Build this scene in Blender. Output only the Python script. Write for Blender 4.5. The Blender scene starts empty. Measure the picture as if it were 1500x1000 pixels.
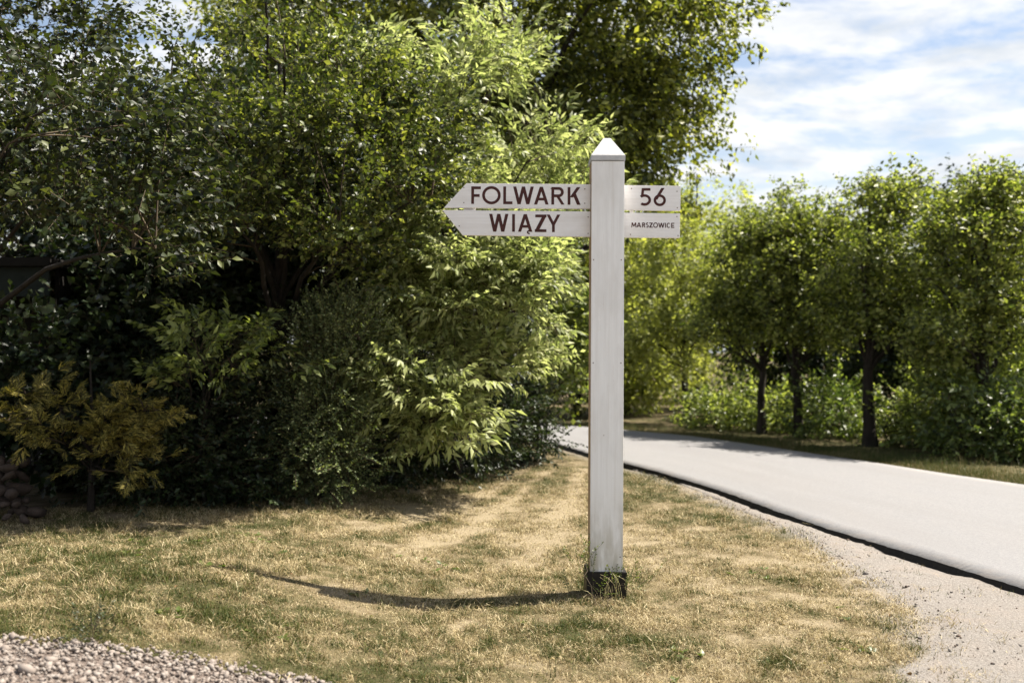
import bpy, math, random
import numpy as np
from mathutils import Vector, Matrix

R_ = np.random.default_rng(11)
random.seed(5)
scene = bpy.context.scene
COL = scene.collection

# ------------------------------------------------------------------ camera, sky, sun, exposure
H, F, YH = 1.6, 1458.0, 515.0           # eye height, focal length in photo pixels, horizon row
cam_d = bpy.data.cameras.new('camera')
cam = bpy.data.objects.new('camera', cam_d)
COL.objects.link(cam)
cam.location = (0, 0, H)
cam.rotation_euler = (math.pi / 2, 0, 0)
cam_d.sensor_width = 36.0
cam_d.lens = 35.0
cam_d.shift_y = 0.010
cam_d.clip_start = 0.05
cam_d.clip_end = 3000
cam_d.dof.use_dof = True
cam_d.dof.focus_distance = 6.5
cam_d.dof.aperture_fstop = 1.6
cam_d.dof.aperture_blades = 9
scene.camera = cam

SUN_EL = math.radians(57)
SUN_DIR = Vector((math.cos(SUN_EL) * 0.955, math.cos(SUN_EL) * 0.295, math.sin(SUN_EL)))   # towards the sun
SUN_ROT = math.atan2(SUN_DIR.x, SUN_DIR.y)
sd = bpy.data.lights.new('sun', 'SUN')
sd.energy = 5.0
sd.angle = math.radians(0.55)
sd.color = (1.0, 0.93, 0.82)
sun = bpy.data.objects.new('sun', sd)
COL.objects.link(sun)
sun.rotation_euler = (-SUN_DIR).to_track_quat('-Z', 'Y').to_euler()
sun.location = (20, 4, 30)

scene.view_settings.view_transform = 'Standard'
scene.view_settings.look = 'None'
scene.view_settings.gamma = 1
scene.view_settings.use_curve_mapping = False
scene.view_settings.exposure = 1.60

world = bpy.data.worlds.new('World')
scene.world = world
world.use_nodes = True
wt = world.node_tree
for n in list(wt.nodes):
    wt.nodes.remove(n)


def nd(t, kind, **kw):
    n = t.nodes.new(kind)
    for k, v in kw.items():
        if k.startswith('i_'):
            n.inputs[k[2:].replace('_', ' ')].default_value = v
        else:
            setattr(n, k, v)
    return n


def mathn(t, op, a, b=None, clamp=False):
    n = t.nodes.new('ShaderNodeMath')
    n.operation = op
    n.use_clamp = clamp
    for i, v in enumerate((a, b)):
        if v is None:
            continue
        if isinstance(v, (int, float)):
            n.inputs[i].default_value = v
        else:
            t.links.new(v, n.inputs[i])
    return n.outputs[0]


def mixc(t, fac, a, b, blend='MIX'):
    n = t.nodes.new('ShaderNodeMix')
    n.data_type = 'RGBA'
    n.blend_type = blend
    for i, v in ((0, fac), (6, a), (7, b)):
        if isinstance(v, (int, float)):
            n.inputs[i].default_value = v
        elif isinstance(v, (tuple, list)):
            n.inputs[i].default_value = tuple(v) + ((1,) if len(v) == 3 else ())
        else:
            t.links.new(v, n.inputs[i])
    return n.outputs[2]


def ramp(t, fac, stops):
    n = t.nodes.new('ShaderNodeValToRGB')
    el = n.color_ramp.elements
    while len(el) < len(stops):
        el.new(0.5)
    for e, (p, c) in zip(el, stops):
        e.position = p
        e.color = tuple(c) + (1,) if not isinstance(c, (int, float)) else (c, c, c, 1)
    t.links.new(fac, n.inputs[0])
    return n.outputs[0]


sky = wt.nodes.new('ShaderNodeTexSky')
sky.sky_type = 'NISHITA'
sky.sun_disc = False
sky.sun_elevation = SUN_EL
sky.sun_rotation = SUN_ROT
sky.air_density = 1.0
sky.dust_density = 1.6
sky.ozone_density = 1.0
tc = wt.nodes.new('ShaderNodeTexCoord')
sep = wt.nodes.new('ShaderNodeSeparateXYZ')
wt.links.new(tc.outputs['Generated'], sep.inputs[0])
den = mathn(wt, 'ADD', mathn(wt, 'MAXIMUM', sep.outputs[2], 0.0), 0.16)
cx = mathn(wt, 'DIVIDE', sep.outputs[0], den)
cy = mathn(wt, 'DIVIDE', sep.outputs[1], den)
comb = wt.nodes.new('ShaderNodeCombineXYZ')
wt.links.new(cx, comb.inputs[0])
wt.links.new(cy, comb.inputs[1])
mp = wt.nodes.new('ShaderNodeMapping')
mp.inputs['Location'].default_value = (3.1, 0.35, 0)
mp.inputs['Rotation'].default_value = (0, 0, 0.25)
mp.inputs['Scale'].default_value = (1.0, 1.3, 1)
wt.links.new(comb.outputs[0], mp.inputs[0])
cn = nd(wt, 'ShaderNodeTexNoise', i_Scale=2.7, i_Detail=9.0, i_Roughness=0.60, i_Distortion=0.25)
wt.links.new(mp.outputs[0], cn.inputs['Vector'])
cmask = ramp(wt, cn.outputs[0], [(0.42, 0.12), (0.49, 0.62), (0.56, 1.0)])
cn2 = nd(wt, 'ShaderNodeTexNoise', i_Scale=3.1, i_Detail=6.0, i_Roughness=0.55)
wt.links.new(mp.outputs[0], cn2.inputs['Vector'])
ccol = ramp(wt, cn2.outputs[0], [(0.33, (2.5, 2.7, 2.95)), (0.54, (3.55, 3.56, 3.58))])
hz = ramp(wt, sep.outputs[2], [(0.0, 0.75), (0.28, 0.0)])
over = ramp(wt, sep.outputs[2], [(0.38, 1.0), (0.75, 0.25)])
cmask2 = mathn(wt, 'MULTIPLY', cmask, over)
m1 = mixc(wt, hz, cmask2, (1, 1, 1))
skyb = mixc(wt, 1.0, sky.outputs[0], (.54, .54, .54), 'MULTIPLY')
wcol = mixc(wt, m1, skyb, ccol)
bg = wt.nodes.new('ShaderNodeBackground')
bg.inputs[1].default_value = 0.10
wt.links.new(wcol, bg.inputs[0])
wo = wt.nodes.new('ShaderNodeOutputWorld')
wt.links.new(bg.outputs[0], wo.inputs[0])

scene.render.engine = 'CYCLES'
scene.cycles.max_bounces = 8
scene.cycles.transmission_bounces = 6
scene.cycles.diffuse_bounces = 4


# ------------------------------------------------------------------ materials
def new_mat(name):
    m = bpy.data.materials.new(name)
    m.use_nodes = True
    t = m.node_tree
    p = t.nodes['Principled BSDF']
    return m, t, p


def noise(t, scale, detail=4.0, rough=0.55, vec=None, scl=None):
    n = nd(t, 'ShaderNodeTexNoise', i_Scale=scale, i_Detail=detail, i_Roughness=rough)
    if vec is None:
        g = t.nodes.new('ShaderNodeNewGeometry')
        vec = g.outputs['Position']
    if scl is not None:
        mpn = t.nodes.new('ShaderNodeMapping')
        mpn.inputs['Scale'].default_value = scl
        t.links.new(vec, mpn.inputs[0])
        vec = mpn.outputs[0]
    t.links.new(vec, n.inputs['Vector'])
    return n.outputs[0]


def bump(t, p, h, dist, strength=1.0):
    b = t.nodes.new('ShaderNodeBump')
    b.inputs['Strength'].default_value = strength
    b.inputs['Distance'].default_value = dist
    t.links.new(h, b.inputs['Height'])
    t.links.new(b.outputs[0], p.inputs['Normal'])


def leaf_mat(name, cols, trans=0.35, tint=(1.2, 1.25, 0.5), rough=0.42, spec=0.5):
    m, t, p = new_mat(name)
    g = t.nodes.new('ShaderNodeNewGeometry')
    n = len(cols)
    c = ramp(t, g.outputs['Random Per Island'], [(i / max(1, n - 1), cc) for i, cc in enumerate(cols)])
    pale = mixc(t, 0.12, c, (0.30, 0.33, 0.22))
    c2 = mixc(t, g.outputs['Backfacing'], c, pale)
    t.links.new(c2, p.inputs['Base Color'])
    p.inputs['Roughness'].default_value = rough
    p.inputs['Specular IOR Level'].default_value = spec
    tr = t.nodes.new('ShaderNodeBsdfTranslucent')
    tc_ = mixc(t, 1.0, c, tint, 'MULTIPLY')
    t.links.new(tc_, tr.inputs[0])
    mx = t.nodes.new('ShaderNodeMixShader')
    mx.inputs[0].default_value = trans
    t.links.new(p.outputs[0], mx.inputs[1])
    t.links.new(tr.outputs[0], mx.inputs[2])
    t.links.new(mx.outputs[0], t.nodes['Material Output'].inputs[0])
    return m


def plain_mat(name, c1, c2, scale=8.0, rough=0.8, bmp=0.0, bscale=60, scl=None):
    m, t, p = new_mat(name)
    c = mixc(t, ramp(t, noise(t, scale, 5, scl=scl), [(0.3, 0.0), (0.7, 1.0)]), c1, c2)
    t.links.new(c, p.inputs['Base Color'])
    p.inputs['Roughness'].default_value = rough
    p.inputs['Specular IOR Level'].default_value = 0.25
    if bmp:
        bump(t, p, noise(t, bscale, 6), bmp)
    return m


M = {}
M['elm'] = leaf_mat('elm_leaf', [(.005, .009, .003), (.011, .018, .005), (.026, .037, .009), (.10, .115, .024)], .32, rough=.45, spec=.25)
M['plum'] = leaf_mat('plum_leaf', [(.013, .022, .006), (.032, .048, .010), (.095, .118, .024), (.28, .295, .085)], .44, rough=.42, spec=.35)
M['boxelder'] = leaf_mat('boxelder_leaf', [(.09, .115, .034), (.25, .29, .105), (.40, .43, .185), (.50, .51, .26)], .55, tint=(1.02, 1.08, .74), rough=.5, spec=.4)
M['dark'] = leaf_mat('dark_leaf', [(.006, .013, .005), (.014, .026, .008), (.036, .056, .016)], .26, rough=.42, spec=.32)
M['silver'] = leaf_mat('small_leaf', [(.04, .062, .022), (.10, .135, .05), (.25, .28, .13)], .3, rough=.5, spec=.25)
M['maple'] = leaf_mat('maple_leaf', [(.026, .038, .009), (.09, .11, .019), (.22, .235, .042), (.36, .36, .10)], .56, rough=.45)
M['road_tree'] = leaf_mat('roadside_leaf', [(.026, .040, .010), (.12, .145, .028), (.27, .295, .068), (.40, .40, .13)], .55, tint=(1.08, 1.2, .55), rough=.45)
M['pale_tree'] = leaf_mat('pale_leaf', [(.16, .19, .055), (.31, .33, .11), (.45, .46, .18)], .55, rough=.5)
M['bush'] = leaf_mat('bush_leaf', [(.04, .065, .015), (.16, .20, .05), (.38, .42, .16)], .48, rough=.38)
M['bush_mid'] = leaf_mat('bush_leaf_dark', [(.025, .045, .012), (.085, .125, .03), (.24, .29, .09)], .42, rough=.40)
M['golden'] = leaf_mat('golden_leaf', [(.026, .032, .009), (.20, .175, .032), (.56, .45, .11)], .34, tint=(1.0, 1.05, .5), rough=.6)
M['weed'] = leaf_mat('weed_leaf', [(.05, .08, .016), (.09, .125, .026), (.16, .18, .05)], .35)
M['bark'] = plain_mat('bark', (.014, .011, .009), (.042, .034, .027), 9, .9, .02, 40, scl=(1, 1, .25))
M['twig'] = plain_mat('twig_bark', (.045, .032, .020), (.085, .065, .04), 9, .85)


def wood_paint():
    m, t, p = new_mat('white_painted_wood')
    tcn = t.nodes.new('ShaderNodeTexCoord')
    vec = tcn.outputs['Object']
    grain = noise(t, 60, 6, .6, vec, (1, 1, .03))
    fine = noise(t, 240, 3, .6, vec, (1, 1, .02))
    blot = noise(t, 5, 5, .6, vec, (1, 1, .35))
    c = mixc(t, ramp(t, grain, [(.35, 0.0), (.75, 1.0)]), (.88, .87, .855), (.78, .765, .745))
    c = mixc(t, ramp(t, blot, [(.46, 0.0), (.70, .6)]), c, (.64, .615, .58))
    sz_ = t.nodes.new('ShaderNodeSeparateXYZ')
    t.links.new(vec, sz_.inputs[0])
    low = mathn(t, 'MULTIPLY', ramp(t, mathn(t, 'MULTIPLY', sz_.outputs[2], .4), [(.08, 1.), (.30, 0.)]), ramp(t, noise(t, 16, 5, .6, vec, (1, 1, .25)), [(.38, 0.), (.62, .8)]))
    c = mixc(t, low, c, (.42, .38, .30))
    drip = ramp(t, noise(t, 22, 3, .5, vec, (1, 1, .015)), [(.60, 0.), (.72, .45)])
    c = mixc(t, drip, c, (.56, .50, .42))
    crack = ramp(t, fine, [(.69, 0.0), (.74, .75)])
    c = mixc(t, crack, c, (.45, .36, .29))
    spots = ramp(t, noise(t, 34, 2, .5, vec), [(.765, 0.0), (.80, .8)])
    c = mixc(t, spots, c, (.22, .18, .15))
    t.links.new(c, p.inputs['Base Color'])
    p.inputs['Roughness'].default_value = .55
    p.inputs['Specular IOR Level'].default_value = .35
    bump(t, p, grain, .002, .6)
    return m


def board_paint():
    m, t, p = new_mat('white_painted_board')
    tcn = t.nodes.new('ShaderNodeTexCoord')
    vec = tcn.outputs['Object']
    grain = noise(t, 60, 6, .6, vec, (.03, 1, 1))
    blot = noise(t, 6, 5, .6, vec, (.5, 1, 1))
    c = mixc(t, ramp(t, grain, [(.35, 0.0), (.75, 1.0)]), (.86, .84, .83), (.75, .72, .70))
    c = mixc(t, ramp(t, blot, [(.46, 0.0), (.72, .5)]), c, (.66, .62, .57))
    c = mixc(t, ramp(t, noise(t, 30, 3, .5, vec), [(.72, 0.), (.78, .7)]), c, (.40, .33, .27))
    t.links.new(c, p.inputs['Base Color'])
    p.inputs['Roughness'].default_value = .55
    p.inputs['Specular IOR Level'].default_value = .35
    bump(t, p, grain, .0015, .5)
    return m


M['post'] = wood_paint()
M['board'] = board_paint()
M['cap'] = plain_mat('grey_white_cap', (.42, .42, .43), (.52, .515, .51), 25, .6, .002, 60)  # greyed below the shaft paint to tone down the sun on its slopes
M['shade_side'] = plain_mat('shade_brown_side', (.30, .20, .12), (.42, .30, .19), 30, .8, scl=(1, 1, .1))  # brown for the shaft's left side: its warm shade put into the colour
M['letter'] = plain_mat('brown_lettering', (.045, .012, .010), (.075, .020, .015), 40, .5)
M['black'] = plain_mat('black_sleeve_paint', (.008, .007, .007), (.02, .017, .015), 30, .5)
M['screw'] = plain_mat('rusty_screw', (.09, .06, .04), (.18, .12, .08), 80, .5)
M['fascia'] = plain_mat('grey_green_boards', (.012, .017, .015), (.020, .026, .022), 12, .8)
M['dark_wood'] = plain_mat('shade_dark_wood', (.006, .005, .004), (.013, .011, .009), 10, .85)  # near black: shade of the open shed put into the wood colour
M['stone'] = plain_mat('field_stone', (.028, .020, .016), (.085, .062, .048), 7, .9, .01, 60)
M['gravel'] = None


def gravel_mat():
    m, t, p = new_mat('pink_white_gravel')
    oi = t.nodes.new('ShaderNodeNewGeometry')
    c = ramp(t, oi.outputs['Random Per Island'], [(0, (0.097, 0.076, 0.062)), (.3, (0.184, 0.155, 0.134)), (.7, (0.228, 0.202, 0.180)), (1, (0.301, 0.281, 0.255))])
    ob = t.nodes.new('ShaderNodeObjectInfo')
    c = mixc(t, .35, c, ramp(t, ob.outputs['Random'], [(0, (0.116, 0.092, 0.073)), (.5, (0.199, 0.173, 0.150)), (1, (0.301, 0.281, 0.255))]))
    c = mixc(t, ramp(t, noise(t, 55, 5), [(.35, 0.), (.7, .4)]), c, (.24, .18, .15))
    t.links.new(c, p.inputs['Base Color'])
    p.inputs['Roughness'].default_value = .8
    p.inputs['Specular IOR Level'].default_value = .25
    return m


M['gravel'] = gravel_mat()


# ------------------------------------------------------------------ numpy helpers
def smooth(a, b, x):
    t = np.clip((np.asarray(x, float) - a) / (b - a), 0, 1)
    return t * t * (3 - 2 * t)


_T = np.random.default_rng(3).random((256, 256))


def vnoise(x, y):
    x = np.asarray(x, float)
    y = np.asarray(y, float)
    xi, yi = np.floor(x).astype(int), np.floor(y).astype(int)
    fx, fy = x - xi, y - yi
    fx, fy = fx * fx * (3 - 2 * fx), fy * fy * (3 - 2 * fy)
    g = lambda i, j: _T[i % 256, j % 256]
    return (g(xi, yi) * (1 - fx) + g(xi + 1, yi) * fx) * (1 - fy) + (g(xi, yi + 1) * (1 - fx) + g(xi + 1, yi + 1) * fx) * fy


def fbm(x, y, s, o=4):
    v, a, tot = 0, 1, 0
    for k in range(o):
        v = v + a * vnoise(x * s + 17.3 * k, y * s + 9.1 * k)
        tot += a
        a *= .55
        s *= 2.03
    return v / tot


def tri_mesh(name, V, Fc, mats, mi=None, attr=None, smooth_=False):
    V = np.ascontiguousarray(V, dtype=np.float32)
    Fc = np.ascontiguousarray(Fc, dtype=np.int32)
    me = bpy.data.meshes.new(name)
    me.vertices.add(len(V))
    me.vertices.foreach_set('co', V.ravel())
    k = Fc.shape[1]
    me.loops.add(Fc.size)
    me.loops.foreach_set('vertex_index', Fc.ravel())
    me.polygons.add(len(Fc))
    me.polygons.foreach_set('loop_start', np.arange(0, Fc.size, k, dtype=np.int32))
    me.polygons.foreach_set('loop_total', np.full(len(Fc), k, dtype=np.int32))
    for m in mats:
        me.materials.append(m)
    if mi is not None:
        me.polygons.foreach_set('material_index', np.ascontiguousarray(mi, dtype=np.int32))
    if smooth_:
        me.polygons.foreach_set('use_smooth', np.ones(len(Fc), dtype=bool))
    for an, av in (attr or {}).items():
        a = me.attributes.new(an, 'FLOAT', 'POINT')
        a.data.foreach_set('value', np.ascontiguousarray(av, dtype=np.float32))
    me.update(calc_edges=True)
    return me


def link(name, me, parent=None, loc=None):
    o = bpy.data.objects.new(name, me)
    COL.objects.link(o)
    if parent is not None:
        o.parent = parent
    if loc is not None:
        o.location = loc
    return o


def tag(o, label=None, cat=None, group=None, kind=None):
    for k, v in (('label', label), ('category', cat), ('group', group), ('kind', kind)):
        if v:
            o[k] = v
    return o


def thing(name, loc, label, cat, group=None):
    o = link(name, None, None, loc)
    return tag(o, label, cat, group)


def frames(d, up, roll, s):
    y = d / (np.linalg.norm(d, axis=1, keepdims=True) + 1e-9)
    x = np.cross(y, up)
    x /= (np.linalg.norm(x, axis=1, keepdims=True) + 1e-6)
    z = np.cross(x, y)
    c, q = np.cos(roll)[:, None], np.sin(roll)[:, None]
    x2, z2 = c * x + q * z, -q * x + c * z
    return np.stack([x2, y, z2], axis=2) * np.asarray(s)[:, None, None]


def scatter(V, Fc, Rm, P):
    n = len(P)
    VV = np.einsum('nij,vj->nvi', Rm, V) + P[:, None, :]
    FF = Fc[None] + (np.arange(n) * len(V))[:, None, None]
    return VV.reshape(-1, 3), FF.reshape(-1, Fc.shape[1])


def bez(a, b, c, n):
    t = np.linspace(0, 1, n)[:, None]
    return (1 - t) ** 2 * a + 2 * t * (1 - t) * b + t * t * c


def tube(P, r, sides=6):
    """triangulated tube along points P with radii r"""
    P = np.asarray(P, float)
    r = np.asarray(r, float)
    n = len(P)
    T = np.gradient(P, axis=0)
    T /= (np.linalg.norm(T, axis=1, keepdims=True) + 1e-9)
    ref = np.tile(np.array([[.31, .95, .07]]), (n, 1))
    X = np.cross(T, ref)
    X /= (np.linalg.norm(X, axis=1, keepdims=True) + 1e-6)
    Y = np.cross(T, X)
    a = np.arange(sides) / sides * 2 * math.pi
    V = P[:, None] + r[:, None, None] * (np.cos(a)[None, :, None] * X[:, None] + np.sin(a)[None, :, None] * Y[:, None])
    V = V.reshape(-1, 3)
    f = []
    for i in range(n - 1):
        for j in range(sides):
            k = (j + 1) % sides
            q = (i * sides + j, i * sides + k, (i + 1) * sides + k, (i + 1) * sides + j)
            f += [(q[0], q[1], q[2]), (q[0], q[2], q[3])]
    return V, np.array(f)


class Bag:
    def __init__(self):
        self.V, self.F, self.m, self.n = [], [], [], 0

    def add(self, V, Fc, mi=0):
        self.V.append(V)
        self.F.append(np.asarray(Fc) + self.n)
        self.m.append(np.full(len(Fc), mi) if np.isscalar(mi) else np.asarray(mi))
        self.n += len(V)

    def get(self):
        return np.concatenate(self.V), np.concatenate(self.F), np.concatenate(self.m)

    def mesh(self, name, mats, smooth_=False):
        V, Fc, m = self.get()
        return tri_mesh(name, V, Fc, mats, m, smooth_=smooth_)


def P(x, y, d):
    """photo pixel at a distance -> place in the world"""
    return np.array([(x - 750) * d / F, d, H + (YH - y) * d / F])


# ------------------------------------------------------------------ leaves and sprigs
def leaf_hi(w, fold=.10, curl=-.12):
    V = np.array([[0, 0, 0], [0, .33, .0], [0, .7, curl * .35], [0, 1, curl],
                  [w, .30, fold], [w * .86, .66, fold + curl * .3], [-w, .34, fold], [-w * .82, .68, fold + curl * .3]])
    Fc = np.array([[0, 4, 1], [1, 4, 5], [1, 5, 2], [2, 5, 3], [0, 1, 6], [1, 7, 6], [1, 2, 7], [2, 3, 7]])
    return V, Fc


def leaf_mid(w, fold=.08, curl=-.12):
    V = np.array([[0, 0, 0], [0, .5, 0.0], [0, 1, curl], [w, .42, fold], [-w, .42, fold]])
    Fc = np.array([[0, 3, 1], [1, 3, 2], [0, 1, 4], [1, 2, 4]])
    return V, Fc


def leaf_lo(w, fold=.10, curl=-.05):
    V = np.array([[0, 0, 0], [w, .45, fold], [0, 1, curl], [-w, .45, fold]])
    return V, np.array([[0, 1, 2], [0, 2, 3]])


def thin_twig(p, q, r):
    return tube(np.array([p, q]), [r, r * .5], 3)


def compose(leafVF, items, twigs, rng):
    """items: (pos, dir, up, length)"""
    b = Bag()
    Pp = np.array([i[0] for i in items])
    Rm = frames(np.array([i[1] for i in items], float), np.array([i[2] for i in items], float), rng.normal(0, .35, len(items)), np.array([i[3] for i in items]))
    V, Fc = scatter(leafVF[0], leafVF[1], Rm, Pp)
    b.add(V, Fc, 0)
    for p, q, r in twigs:
        V, Fc = thin_twig(np.array(p, float), np.array(q, float), r)
        b.add(V, Fc, 1)
    return dict(V=b.get()[0], F=b.get()[1], m=b.get()[2], leaf=leafVF, LR=Rm, LP=Pp)


def sprig_alternate(rng, n, length, leaf, leafVF, spread=1.0, droop=.25, twig=.0025):
    items, tw = [], []
    prev = np.zeros(3)
    bend = rng.normal(0, .12, 2)
    for i in range(n):
        t = (i + 1) / n
        p = np.array([bend[0] * t * t * length, t * length, bend[1] * t * t * length - .10 * t * t * length])
        side = 1 if i % 2 else -1
        a = rng.uniform(.6, 1.2) * spread
        d = np.array([side * math.sin(a), math.cos(a), rng.normal(-droop, .3)])
        if i == n - 1:
            d = np.array([rng.normal(0, .2), 1, -droop])
        items.append((p, d, (rng.normal(0, .75), rng.normal(0, .75), .8), leaf * rng.uniform(.6, 1.2)))
        prev = p
    tw.append((np.zeros(3), prev, twig))
    return compose(leafVF, items, tw, rng)


def sprig_compound(rng, nodes, length, leaflet, leafVF, per=5, lift=.25, twig=.003):
    """opposite pinnate leaves, leaflets hanging from a common stalk"""
    items, tw = [], []
    for i in range(nodes):
        t = (i + .6) / nodes
        p = np.array([0, t * length, .10 * length * t - .16 * length * t * t])
        for side in (-1, 1):
            a = rng.uniform(.65, 1.15) * (1 - .45 * t)
            st = np.array([side * math.sin(a), math.cos(a), rng.uniform(-.1, .45) * lift * 2])
            st /= np.linalg.norm(st)
            L = leaflet * rng.uniform(1.5, 2.0)
            q = p + st * L * .55
            tip = p + st * L + np.array([0, 0, -.25 * L])
            tw.append((p, tip, .0016))
            sd_ = np.cross(st, (0, 0, 1))
            sd_ /= np.linalg.norm(sd_) + 1e-6
            k = (per - 1) // 2
            for j in range(k):
                tt = .5 + .45 * j / max(1, k)
                base = p * (1 - tt) + tip * tt
                for s2 in (-1, 1):
                    d = st * .7 + sd_ * s2 * rng.uniform(.6, .95) + np.array([0, 0, rng.uniform(-.85, -.25)])
                    items.append((base, d, (0, 0, .9) + rng.normal(0, .6, 3), leaflet * rng.uniform(.7, 1.15)))
            items.append((tip, st + np.array([0, 0, rng.uniform(-.9, -.35)]), (0, 0, 1) + rng.normal(0, .3, 3), leaflet * rng.uniform(.9, 1.25)))
    tw.append((np.zeros(3), p, twig))
    return compose(leafVF, items, tw, rng)


def sprig_cluster(rng, n, length, leaf, leafVF, droop=.35):
    items = []
    for i in range(n):
        t = rng.uniform(.1, 1)
        p = np.array([rng.normal(0, .22), t, rng.normal(0, .2)]) * length
        d = np.array([rng.normal(0, .8), .4, rng.normal(-droop - .25, .6)])
        items.append((p, d, (rng.normal(0, 1.), rng.normal(0, 1.), .5), leaf * rng.uniform(.65, 1.15)))
    return compose(leafVF, items, [(np.zeros(3), np.array([0, length, 0]), .003)], rng)


def sprig_feather(rng, n, length):
    """flat drooping spray of scale leaves"""
    V2, F2 = leaf_lo(.09, .02, -.1)
    items, tw = [], []
    for i in range(n):
        t = .08 + .92 * i / n
        p = np.array([0, t * length, -.25 * length * t * t])
        L = length * (.5 * (1 - t) + .18)
        for side in (-1, 1):
            a = rng.uniform(.45, .8)
            d = np.array([side * math.sin(a), math.cos(a), rng.normal(-.25, .2)])
            items.append((p, d, (0, 0, 1), L))
            for k in (.35, .6, .8):
                b = p + d / np.linalg.norm(d) * L * k
                for s2 in (-1, 1):
                    a2 = a * side + s2 * .6
                    items.append((b, np.array([math.sin(a2), math.cos(a2), rng.normal(-.35, .2)]), (0, 0, 1), L * .42))
    tw.append((np.zeros(3), np.array([0, length, -.25 * length]), .003))
    return compose((V2, F2), items, tw, rng)


SR = np.random.default_rng(21)
S = {}
S['elm'] = [sprig_alternate(SR, 9, .26, .066, leaf_mid(.30, .10), droop=.4) for _ in range(5)]
S['plum'] = [sprig_alternate(SR, 9, .24, .062, leaf_mid(.31, .10), droop=.3) for _ in range(5)]
S['boxelder'] = [sprig_compound(SR, 3, .30, .100, leaf_mid(.16, .04, -.18), 5) for _ in range(5)]
S['ash'] = [sprig_compound(SR, 3, .26, .085, leaf_mid(.20, .05, -.12), 5, lift=.2) for _ in range(4)]
S['small'] = [sprig_alternate(SR, 15, .22, .030, leaf_lo(.29), droop=.1) for _ in range(5)]
S['privet'] = [sprig_alternate(SR, 11, .26, .058, leaf_lo(.24), droop=.3) for _ in range(5)]
S['hazel'] = [sprig_alternate(SR, 8, .32, .095, leaf_lo(.38), droop=.4) for _ in range(5)]
S['maple'] = [sprig_cluster(SR, 15, .34, .108, leaf_lo(.27)) for _ in range(6)]
S['road'] = [sprig_cluster(SR, 15, .28, .088, leaf_lo(.29)) for _ in range(6)]
S['far'] = [sprig_cluster(SR, 13, .50, .16, leaf_lo(.28)) for _ in range(5)]
S['bush'] = [sprig_alternate(SR, 10, .32, .088, leaf_lo(.28), droop=.25) for _ in range(5)]
S['feather'] = [sprig_feather(SR, 6, .15) for _ in range(4)]


def norm(a):
    return a / (np.linalg.norm(a, axis=-1, keepdims=True) + 1e-9)


LEAFMESH = {}


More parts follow.
